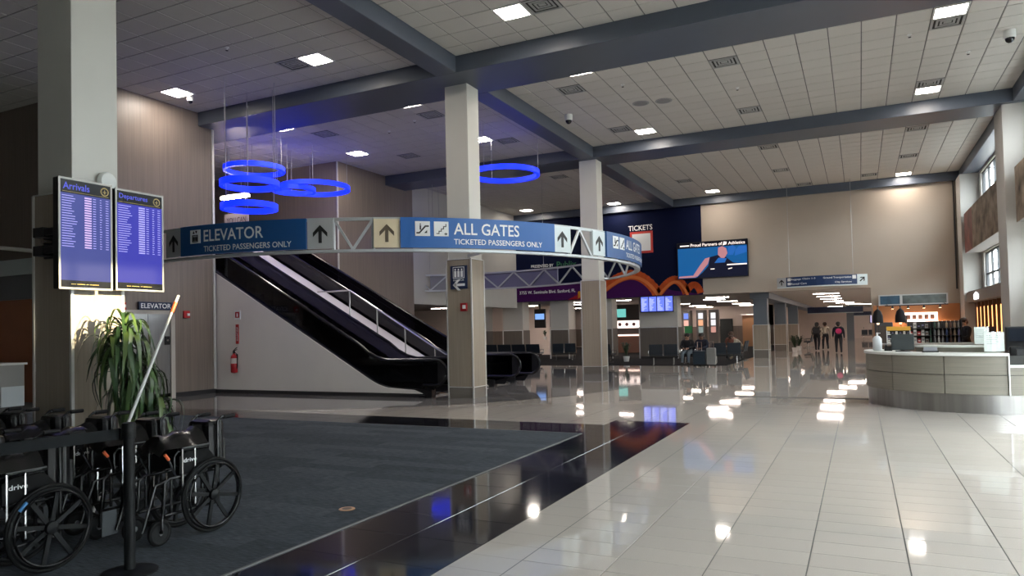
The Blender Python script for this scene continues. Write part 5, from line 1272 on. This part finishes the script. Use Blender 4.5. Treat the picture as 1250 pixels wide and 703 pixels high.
# ================================================================== PEOPLE
SKIN = mat('skin', (.42, .24, .17), .55); SKIN2 = mat('skin_dark', (.16, .085, .06), .55)
HAIRM = mat('hair_dark', (.012, .010, .009), .6); HAIRB = mat('hair_brown', (.06, .03, .018), .6)
def plaid(name):
    if name in MATS: return MATS[name]
    m = mat(name, (.50, .42, .32), .85); nt = m.node_tree; b = nt.nodes['Principled BSDF']
    tc = nt.nodes.new('ShaderNodeTexCoord'); ck = nt.nodes.new('ShaderNodeTexChecker'); ck.inputs['Scale'].default_value = 9
    ck.inputs['Color1'].default_value = (.55, .47, .36, 1); ck.inputs['Color2'].default_value = (.16, .11, .08, 1)
    nt.links.new(tc.outputs['Object'], ck.inputs['Vector']); nt.links.new(ck.outputs['Color'], b.inputs['Base Color'])
    return m
def person(lab, loc, rz, joints, mats, hair, hairlen=0.0, extra=None):
    """joints: pelvis chest neck head + per side shoulder elbow wrist hip knee ankle toe (x mirrored unless given)"""
    J = joints; V = []; E_ = []; RAD = []; REG = []
    def v(p, r, reg, parent=None):
        V.append(Vector(p)); RAD.append(r); REG.append(reg)
        if parent is not None: E_.append((parent, len(V) - 1))
        return len(V) - 1
    pel = v(J['pelvis'], .135, 'bottom'); wa = v((Vector(J['pelvis']) * .5 + Vector(J['chest']) * .5), .125, 'top', pel)
    ch = v(J['chest'], .15, 'top', wa); nb = v(Vector(J['neck']) + Vector((0, 0, -.06)), .085, 'top', ch); nk = v(J['neck'], .052, 'skin', nb)
    hd = Vector(J['head']); nkv = Vector(J['neck']); ax = (hd - nkv).normalized()
    h1 = v(hd - ax * .035, .068, 'skin', nk); h2 = v(hd + ax * .05, .092, 'skin', h1); v(hd + ax * .125, .070, 'skin', h2)
    hands = []
    for s in (-1, 1):
        S = 'L' if s < 0 else 'R'
        g_ = lambda n: Vector(J[n + S]) if n + S in J else Vector((s * J[n][0], J[n][1], J[n][2]))
        a = v(g_('shoulder'), .068, 'top', nb); e = v(g_('elbow'), .05, 'top', a); w = v(g_('wrist'), .034, 'top', e)
        d = (g_('wrist') - g_('elbow')).normalized(); hv = v(g_('wrist') + d * .07, .036, 'skin', w); hands.append((g_('wrist') + d * .08, d, s))
        hp = v(g_('hip'), .098, 'bottom', pel); k = v(g_('knee'), .066, 'bottom', hp); an = v(g_('ankle'), .045, 'bottom', k); v(g_('toe'), .042, 'shoes', an)
    me = bpy.data.meshes.new('body'); me.from_pydata(V, E_, [])
    tmp = bpy.data.objects.new('body_tmp', me); COL.objects.link(tmp)
    sk = tmp.modifiers.new('skin', 'SKIN'); sk.use_smooth_shade = True
    sd = me.skin_vertices[0].data
    for i, r in enumerate(RAD): sd[i].radius = (r, r * (.78 if REG[i] in ('top', 'bottom') and r > .1 else 1)); sd[i].use_root = (i == 0)
    ss = tmp.modifiers.new('sub', 'SUBSURF'); ss.levels = 2; ss.render_levels = 2
    dg = bpy.context.evaluated_depsgraph_get(); dg.update()
    bm = bpy.data.meshes.new_from_object(tmp.evaluated_get(dg)); bpy.data.objects.remove(tmp)
    order = ['skin', 'top', 'bottom', 'shoes']
    bm.materials.clear()
    for k in order: bm.materials.append(mats[k])
    seg = [(V[a], V[b], REG[a], REG[b]) for a, b in E_]
    for p in bm.polygons:
        c = p.center; best = None
        for a, b, ra, rb in seg:
            d = b - a; u = max(0, min(1, (c - a).dot(d) / max(d.length_squared, 1e-9))); dist = (c - (a + d * u)).length
            if best is None or dist < best[0]: best = (dist, rb if u > .5 else ra)
        p.material_index = order.index(best[1]); p.use_smooth = True
    t = thing('person', lab, 'person', loc, rz)
    t.scale = (1.22, 1.18, 1.0)
    o = bpy.data.objects.new('body', bm); COL.objects.link(o); o.parent = t
    fb = B()
    for hp, d, s in hands:                              # fingers and thumb of each hand
        sd_ = d.orthogonal().normalized(); u = d.cross(sd_)
        for q, ln in ((-.024, .07), (-.008, .082), (.008, .078), (.024, .06)):
            p0 = hp + sd_ * q + d * .02; fb.tube([p0, p0 + d * ln * .55 , p0 + d * ln + u * .015], [.009, .008, .006], 6)
        p0 = hp + sd_ * .03 - d * .02; fb.tube([p0, p0 + sd_ * .025 + d * .03, p0 + sd_ * .03 + d * .055], [.010, .009, .007], 6)
    fb.build('fingers', mats['skin'], t, smooth=True, world=False)
    fw = J.get('look', (0, 1, 0)); fw = Vector(fw).normalized(); side = fw.cross(ax).normalized()
    hc = hd + ax * .045
    hb = B(); hb.ellipsoid(tuple(hc - fw * .018 + ax * .035), (.098, .104, .105)); 
    if hairlen: hb.ellipsoid(tuple(hc - fw * .06 - ax * hairlen * .5), (.085, .06, .07 + hairlen * .5))
    hb.build('hair', hair, t, smooth=True, world=False)
    fc_ = B(); fc_.ellipsoid(tuple(hc + fw * .098 - ax * .02), (.016, .022, .022), 8, 6)
    for s in (-1, 1): fc_.ellipsoid(tuple(hc + side * s * .094 - ax * .01), (.014, .02, .03), 8, 6)
    fc_.build('face_features', mats['skin'], t, smooth=True, world=False)
    ec = B()
    for s in (-1, 1): ec.ellipsoid(tuple(hc + fw * .088 + side * s * .034 + ax * .012), (.012, .009, .008), 8, 6)
    ec.build('eyes', HAIRM, t, smooth=True, world=False)
    mo_ = B(); mo_.ellipsoid(tuple(hc + fw * .088 - ax * .062), (.024, .010, .007), 8, 6); mo_.build('mouth', mat('lips', (.30, .10, .09), .5), t, smooth=True, world=False)
    if extra: extra(t)
    return t
WALK = dict(pelvis=(0, 0, .93), chest=(0, .02, 1.20), neck=(0, .03, 1.44), head=(0, .05, 1.54), shoulder=(.17, .01, 1.36), elbow=(.22, -.03, 1.10),
            wristL=(-.22, .16, .94), wristR=(.23, -.02, .86), hip=(.09, 0, .88), kneeL=(-.09, .14, .50), kneeR=(.09, -.02, .49), ankleL=(-.09, .18, .09), ankleR=(.09, -.24, .14), toeL=(-.09, .30, .04), toeR=(.09, -.14, .04))
SIT = dict(pelvis=(0, 0, .55), chest=(0, .03, .84), neck=(0, .06, 1.07), head=(0, .09, 1.17), shoulder=(.17, .03, 1.0), elbow=(.22, .10, .76), wrist=(.10, .32, .70), hip=(.09, .04, .52),
           knee=(.11, .44, .50), ankle=(.11, .46, .09), toe=(.11, .60, .045))
LEAN = dict(pelvis=(0, 0, .55), chest=(0, .16, .80), neck=(0, .30, .98), head=(0, .40, 1.04), shoulder=(.17, .24, .93), elbow=(.22, .36, .68), wrist=(.08, .52, .66), hip=(.09, .04, .52),
            knee=(.12, .44, .50), ankle=(.12, .44, .09), toe=(.12, .58, .045))
BLK = mat('cloth_black', (.012, .012, .016), .85); NAVYC = mat('cloth_navy', (.014, .018, .035), .85); JEAN = mat('cloth_jean', (.16, .20, .24), .85); DKJ = mat('cloth_dark_jean', (.02, .022, .03), .85); CRM = mat('cloth_cream', (.46, .40, .32), .85); KHK = mat('cloth_khaki', (.24, .19, .13), .85); BRN = mat('cloth_rust', (.16, .055, .035), .85); SHO = mat('shoe_black', (.015, .015, .015), .6); SHW = mat('shoe_white', (.5, .5, .48), .6)
def backpack(m, patch=None):
    def f(t):
        B().box(-.16, .16, -.30, -.12, 1.0, 1.42).build('backpack', m, t, world=False, bevel=.05)
        if patch: B().ellipsoid((0, -.30, 1.20), (.13, .03, .15)).build('backpack_patch', patch, t, world=False, smooth=True)
        for s in (-1, 1): B().tube([(s*.11, -.13, 1.40), (s*.12, .02, 1.47), (s*.12, .15, 1.30), (s*.13, .05, 1.05)], .016, 6).build('strap', m, t, world=False)
    return f
person('person in dark jacket with a pink backpack walking away down the corridor', (-1.09, 42.9, 0), R_(4), WALK, dict(skin=SKIN, top=NAVYC, bottom=DKJ, shoes=SHO), HAIRM, .06, backpack(NAVYC, mat('pink_patch', (.62, .03, .16), .6)))
person('person in a cream plaid top with a dark shoulder pack walking away', (-2.36, 46.6, 0), R_(-6), WALK, dict(skin=SKIN, top=plaid('cloth_plaid'), bottom=BLK, shoes=SHW), HAIRM, .10, backpack(BLK))
W2 = dict(WALK); 
person('smaller person beyond the one in plaid, partly hidden', (-1.98, 48.4, 0), R_(10), W2, dict(skin=SKIN, top=CRM, bottom=BLK, shoes=SHW), HAIRB, .04)
person('seated traveller in black jacket and jeans, left of the pair', (-6.76, 31.2, 0), R_(180), SIT, dict(skin=SKIN, top=BLK, bottom=JEAN, shoes=SHO), HAIRM)
person('seated traveller in navy jacket, right of the pair', (-6.14, 31.2, 0), R_(172), SIT, dict(skin=SKIN2, top=NAVYC, bottom=DKJ, shoes=SHO), HAIRM, .12)
person('person in cream jacket leaning forward on a seat', (-5.02, 35.1, 0), R_(100), LEAN, dict(skin=SKIN, top=CRM, bottom=KHK, shoes=SHO), HAIRB)
person('seated person in rust brown top facing away', (-5.6, 35.6, 0), R_(20), SIT, dict(skin=SKIN, top=BRN, bottom=DKJ, shoes=SHO), HAIRB, .14)
WORK = dict(WALK); WORK.update(wristL=(-.12, .34, 1.02), elbowL=(-.24, .10, 1.08), wristR=(.14, .36, 1.05), elbowR=(.26, .12, 1.08), kneeL=(-.09, .02, .5), ankleL=(-.09, 0, .09), toeL=(-.09, .14, .04), kneeR=(.09, .02, .5), ankleR=(.09, 0, .09), toeR=(.09, .14, .04))
person('shop worker in black standing by the amber light strips', (3.15, 28.0, 0), R_(120), WORK, dict(skin=SKIN, top=BLK, bottom=BLK, shoes=SHO), HAIRB, .05)

# ================================================================== WHEELCHAIRS
FRM = mat('chair_frame_black', (.007, .007, .008), .25, .2, spec=.35); TYRE = mat('tyre', (.006, .0062, .0065), .65, spec=.15); MAG = mat('mag_wheel', (.006, .007, .008), .5, spec=.22)
GUARD = mat('skirt_guard_black', (.004, .004, .0045), .6, spec=.12); SEATV = mat('seat_vinyl_gloss', (.006, .006, .007), .20, spec=.5, bump=.5, bscale=9)
GREYPL = mat('footplate_grey', (.05, .058, .065), .55)
def wheel(r, x, y, z, spokes, parent, name, tw=.026):
    w = thing(name, None, None, (0, 0, 0)); w.parent = parent; w['label'] = 'large spoked rear wheel' if r > .2 else 'small front castor wheel'
    def T(bb, nm, m): bb.build(nm, m, w, smooth=True, world=False)
    tp = [(x + (r - tw/2) * math.cos(2*math.pi*k/40), y, z + (r - tw/2) * math.sin(2*math.pi*k/40)) for k in range(40)]
    T(B().tube(tp, tw/2 * 1.15, 8, closed=True), 'tyre', TYRE)
    if r > .2:
        T(B().tube([(x + (r - .038) * math.cos(2*math.pi*k/40), y, z + (r - .038) * math.sin(2*math.pi*k/40)) for k in range(40)], .012, 6, closed=True), 'rim', MAG)
        s = 1 if y > 0 else -1
        T(B().tube([(x + (r - .048) * math.cos(2*math.pi*k/40), y + s*.035, z + (r - .048) * math.sin(2*math.pi*k/40)) for k in range(40)], .009, 6, closed=True), 'push_rim', FRM)
        for k in range(spokes):
            a = 2*math.pi*k/spokes + .2
            b = B().bar((x + .03*math.cos(a), y, z + .03*math.sin(a)), (x + (r-.045)*math.cos(a), y, z + (r-.045)*math.sin(a)), .030, .018, up=(0, 1, 0)); b.build('spoke', MAG, w, world=False)
        T(B().lathe([(.002, -.035), (.042, -.03), (.048, -.01), (.048, .01), (.042, .03), (.02, .042), (.002, .044)], (x, y, z), 18, 'y'), 'hub', MAG)
    else:
        T(B().lathe([(r - .02, -.012), (r - .02, .012)], (x, y, z), 20, 'y'), 'disc', MAG)
        T(B().lathe([(.022, -.02), (.022, .02)], (x, y, z), 12, 'y'), 'hub', CHROME)
    return w
def wheelchair():
    t = thing('wheelchair', 'x', 'wheelchair', (0, 0, 0))
    HW = .15
    for s in (-1, 1):
        wheel(.305, 0, s*(HW + .05), .305, 8, t, 'rear_wheel'); wheel(.10, .47, s*HW, .10, 0, t, 'castor_wheel', .034)
        y = s*HW
        B().tube([(-.10, y, .18), (-.10, y, .90), (-.14, y, .93), (-.26, y, .93)], .0125, 8).build('back_post', FRM, t, smooth=True, world=False)
        B().tube([(-.16, y, .93), (-.28, y, .93)], .018, 8).build('push_handle', RUBBER, t, smooth=True, world=False)
        B().tube([(-.10, y, .50), (.38, y, .50), (.42, y, .47), (.43, y, .25)], .0125, 8).tube([(-.10, y, .22), (.42, y, .22)], .0125, 8).tube([(.36, y, .50), (.36, y, .24)], .0115, 8).build('side_frame', FRM, t, smooth=True, world=False)
        B().tube([(.02, y, .50), (.02, y, .70), (.30, y, .70), (.33, y, .67), (.33, y, .50)], .011, 8).build('armrest_frame', FRM, t, smooth=True, world=False)
        B().box(.0, .28, y - .03, y + .03, .705, .74).build('armrest_pad', VINYL, t, world=False, bevel=.012)
        B().prism([(-.06, .52), (.30, .52), (.30, .66), (.22, .69), (.02, .69), (-.06, .60)], lambda p, q, u: (p, y + s*.015 + u, q), -.006, .006).build('skirt_guard', GUARD, t, world=False)
        b = B(); fn = (lambda p, q, u: (.02 - p, y + s*.0225 + u*s, q)) if s > 0 else (lambda p, q, u: (.02 + p, y + s*.0225 + u*s, q))
        text(b, 'drive', (lambda p, q, u: (.26 - p, y + .0225 + u, q)) if s > 0 else (lambda p, q, u: (.04 + p, y - .0225 - u, q)), .0, .61, .125, .034, .001); b.build('lettering', SIGNW, t, world=False)
        B().tube([(.47, y, .10), (.47, y + s*.03, .10), (.47, y + s*.03, .20), (.44, y, .24)], .010, 6).tube([(.44, y, .24), (.43, y, .33)], .016, 8).build('castor_fork', FRM, t, smooth=True, world=False)
        B().tube([(.40, y, .49), (.50, y, .47), (.60, y, .18), (.62, y, .13)], .011, 8).tube([(.36, y, .44), (.37, y, .30)], .006, 6).build('legrest', FRM, t, smooth=True, world=False)
        if s < 0: B().prism([(-.07, 0), (.06, 0), (.055, .19), (-.06, .19)], lambda p, q, u: (.66 + p, y + s*.03 + u, .10 + q), 0, .012).build('footplate', GREYPL, t, world=False, bevel=.004)
        B().tube([(.33, y + s*.01, .52), (.40, y + s*.02, .66), (.43, y + s*.02, .70)], .008, 6).build('brake_lever', CHROME, t, smooth=True, world=False)
        B().tube([(.395, y + s*.02, .655), (.43, y + s*.02, .70)], .013, 8).build('brake_grip', ORANGEP if s > 0 else RUBBER, t, smooth=True, world=False)
        B().tube([(.15, y + s*.022, .72), (.15, y + s*.022, .26)], .008, 6).tube([(.27, y + s*.022, .72), (.27, y + s*.022, .24)], .0085, 6).build('chrome_strut', CHROME, t, smooth=True, world=False)
    B().bar((.10, -HW, .24), (.10, HW, .62), .03, .014).bar((.14, HW, .24), (.14, -HW, .62), .03, .014).build('cross_brace', FRM, t, world=False)
    # folded seat sling: ridge between the arms
    n = 10; vs = []
    for i in range(n + 1):
        u = i / n; x = -.02 + .46*u; rz_ = (.85 if 0 < i < n else .77) + .012*math.sin(u*17) - .04*u
        vs += [(x, -HW - .012, .735), (x, -.10, rz_ - .03), (x, -.03, rz_ + .01), (x, .05, rz_ + .012*math.sin(u*23)), (x, .12, rz_ - .045 + .012*math.sin(u*13)), (x, HW + .03, .735)]
    B().add(vs, [(6*i+k, 6*i+k+1, 6*(i+1)+k+1, 6*(i+1)+k) for i in range(n) for k in range(5)]).build('seat_sling', SEATV, t, smooth=True, world=False)
    vs = []
    for i in range(7):
        z = .50 + .38*i/6
        vs += [(-.10, -HW - .012, z), (-.19 - .02*(i % 2), -.08, z - .01), (-.23 + .015*(i % 2), 0, z), (-.19 - .01*(i % 2), .08, z - .01), (-.10, HW + .012, z), (.02 + .02*(i % 2), 0, z)]
    B().add(vs, [(6*i+k, 6*i+(k+1) % 6, 6*(i+1)+(k+1) % 6, 6*(i+1)+k) for i in range(6) for k in range(6)]).build('back_sling', VINYL, t, smooth=True, world=False)
    B().box(-.20, -.02, -.135, .135, .48, .91).build('back_upholstery', VINYL, t, world=False, bevel=.045)
    B().box(-.225, -.195, -.11, .11, .50, .74).build('rear_pocket', VINYL, t, world=False, bevel=.012)
    return t
wc0 = wheelchair()
WCS = [(-5.11, 4.28, -90, 'folded black wheelchair parked behind the belt post, at the right end of its row'),
       (-5.36, 3.10, -90, 'folded black wheelchair nearest the camera with its whole wheel showing at left'),
       (-5.74, 4.22, -92, 'folded black wheelchair second from the right in the rear row'),
       (-6.36, 4.18, -88, 'folded black wheelchair third from the right in the rear row'),
       (-7.00, 4.15, -91, 'folded black wheelchair fourth from the right in the rear row'),
       (-7.66, 4.12, -90, 'folded black wheelchair farthest left in the rear row'),
       (-6.02, 3.02, -89, 'folded black wheelchair at the left picture edge beyond the nearest wheel')]
for k, (x, y, a, lab) in enumerate(WCS):
    w = wc0 if k == 0 else dup(wc0)
    w.location = (x, y, 0.006); w.rotation_euler = (0, 0, R_(a)); w['label'] = lab; w['group'] = 'folded wheelchairs'
# valve sticker on the near wheel is a strip of blue tape
bt = thing('blue_tape', 'small strip of blue tape wrapped on the nearest wheel rim', 'tape', (-5.12, 3.25, .5))
B().tube([(-5.145, 3.10 + .265*math.cos(R_(a)) , .311 + .265*math.sin(R_(a))) for a in (128, 133, 138, 143)], .014, 8).build('strip', mat('tape_blue', (.06, .25, .55), .5), bt, smooth=True)

# ================================================================== BELT STANCHION
PX, PY = -4.60, 3.30
st = thing('belt_stanchion', 'black belt barrier post in front of the wheelchairs', 'stanchion', (PX, PY, .006))
POSTM = mat('post_black', (.007, .008, .009), .5, spec=.2)
B().lathe([(.18, .006), (.18, .016), (.15, .026), (.05, .034)], (PX, PY, 0), 28).build('base', POSTM, st, smooth=True)
B().lathe([(.036, .03), (.036, .93)], (PX, PY, 0), 20).build('post', POSTM, st, smooth=True)
B().lathe([(.042, .93), (.045, .94), (.045, 1.03), (.040, 1.04), (.01, 1.045)], (PX, PY, 0), 20).build('head', POSTM, st, smooth=True)
bl = thing('barrier_belt', 'black webbing belt stretched left from the barrier post', 'belt', (PX, PY, .95))
B().bar((PX - .045, PY - .02, .965), (-5.06, 1.4, .945), .004, .075).build('webbing', mat('belt_web', (.010, .012, .014), .8, spec=.2), bl)
B().box(PX - .055, PY and PX - .03, PY - .04, PY, .92, 1.005).build('clip', BLACK, bl)
st2 = dup(st); st2.location = (-5.10, 1.28, .006); st2['label'] = 'black belt barrier post outside the left picture edge'

# ================================================================== FLOOR BOX, POLE, PLANT
fb = thing('floor_outlet', 'round brass floor outlet set into the carpet', 'floor outlet', (-4.32, 5.28, .006))
B().lathe([(.075, .006), (.072, .011), (.05, .0115)], (-4.32, 5.28, 0), 22).build('ring', mat('brass', (.42, .24, .13), .4, .7), fb, smooth=True); B().lathe([(.048, .009), (.045, .0125)], (-4.32, 5.28, 0), 18).build('lid', mat('brass_dark', (.10, .07, .05), .5, .5), fb)
pl = thing('extension_pole', 'white extension pole with orange tip leaning behind the wheelchairs', 'pole', (-6.45, 4.28, 0))
p0, p1 = Vector((-6.45, 4.25, .006)), Vector((-6.28, 5.07, 2.06)); dd = (p1 - p0)
B().tube([p0, p0 + dd*.80], .016, 10).build('lower_tube', mat('pole_white', (.72, .72, .70), .4), pl, smooth=True); B().tube([p0 + dd*.80, p0 + dd*.915], .013, 10).build('upper_tube', MATS['pole_white'], pl, smooth=True)
B().tube([p0 + dd*.915, p0 + dd*.965], .019, 10).build('lock_collar', ORANGEP, pl, smooth=True); B().tube([p0 + dd*.965, p1], .014, 10).build('tip', MATS['pole_white'], pl, smooth=True)
pt = thing('dracaena_plant', 'tall dracaena plant with drooping leaves beside the near column', 'plant', (-7.86, 5.66, 0))
B().lathe([(.17, .006), (.24, .45), (.25, .48), (.23, .48), (.22, .42)], (-7.86, 5.66, 0), 22).build('pot', mat('plant_pot', (.03, .035, .035), .5), pt, smooth=True)
B().lathe([(.21, .40), (.02, .43)], (-7.86, 5.66, 0), 18).build('soil', mat('soil', (.03, .02, .014), .95), pt)
CANES = [((-7.86, 5.60), 1.78, 66), ((-7.80, 5.72), 1.30, 60), ((-7.93, 5.52), 1.55, 44), ((-7.74, 5.86), .82, 60), ((-7.90, 5.72), 1.02, 40)]
LEAF = [mat('dracaena_green_%d' % k, c, .38, coat=.15) for k, c in enumerate(((.040, .085, .026), (.055, .105, .030), (.024, .055, .020), (.075, .12, .030)))]
for (x, y), h, n in CANES:
    B().tube([(x, y, .4), (x + .02, y, h * .6), (x, y, h)], [.022, .02, .016], 8).build('cane', mat('cane', (.16, .12, .07), .8), pt, smooth=True)
lm = []
for v_ in range(8):                               # eight drooping strap leaves, shared by all crowns
    b = B(); n = 8; L = .37 + .04 * (v_ % 4); w = .019 + .003 * (v_ % 3); rise = (.30, .20, .12, .26)[v_ % 4]; pts = []
    for i in range(n + 1):
        u = i / n; r = L * .62 * math.sin(u * 1.75) ; z = rise * math.sin(u * 2.2) - .42 * u * u * (1 + .25 * (v_ % 3))
        ww = w * math.sin(math.pi * min(1, .18 + .82 * u)) ** .6 if u < 1 else .001
        pts.append((r, z, ww))
    vs = []
    for r, z, ww in pts: vs += [(r, -ww, z + .008), (r, 0, z), (r, ww, z + .008)]
    b.add(vs, [(3*i+k, 3*i+k+1, 3*i+k+4, 3*i+k+3) for i in range(n) for k in range(2)])
    lm.append([b.mesh('leaf', m, True) for m in LEAF])
random.seed(11)
for (x, y), h, n in CANES:
    for k in range(n):
        zz = h - .34 * (k / n) ** 1.2
        s = random.uniform(.85, 1.25) * (1 if k > 6 else .8)
        link(random.choice(lm)[random.randrange(4)], 'leaf', pt, (x, y, zz), (random.uniform(-.15, .15), random.uniform(-.25, .35) - (.5 if k < 6 else 0), k * 2.4 + random.uniform(-.3, .3)), (s, s * 1.15, s))
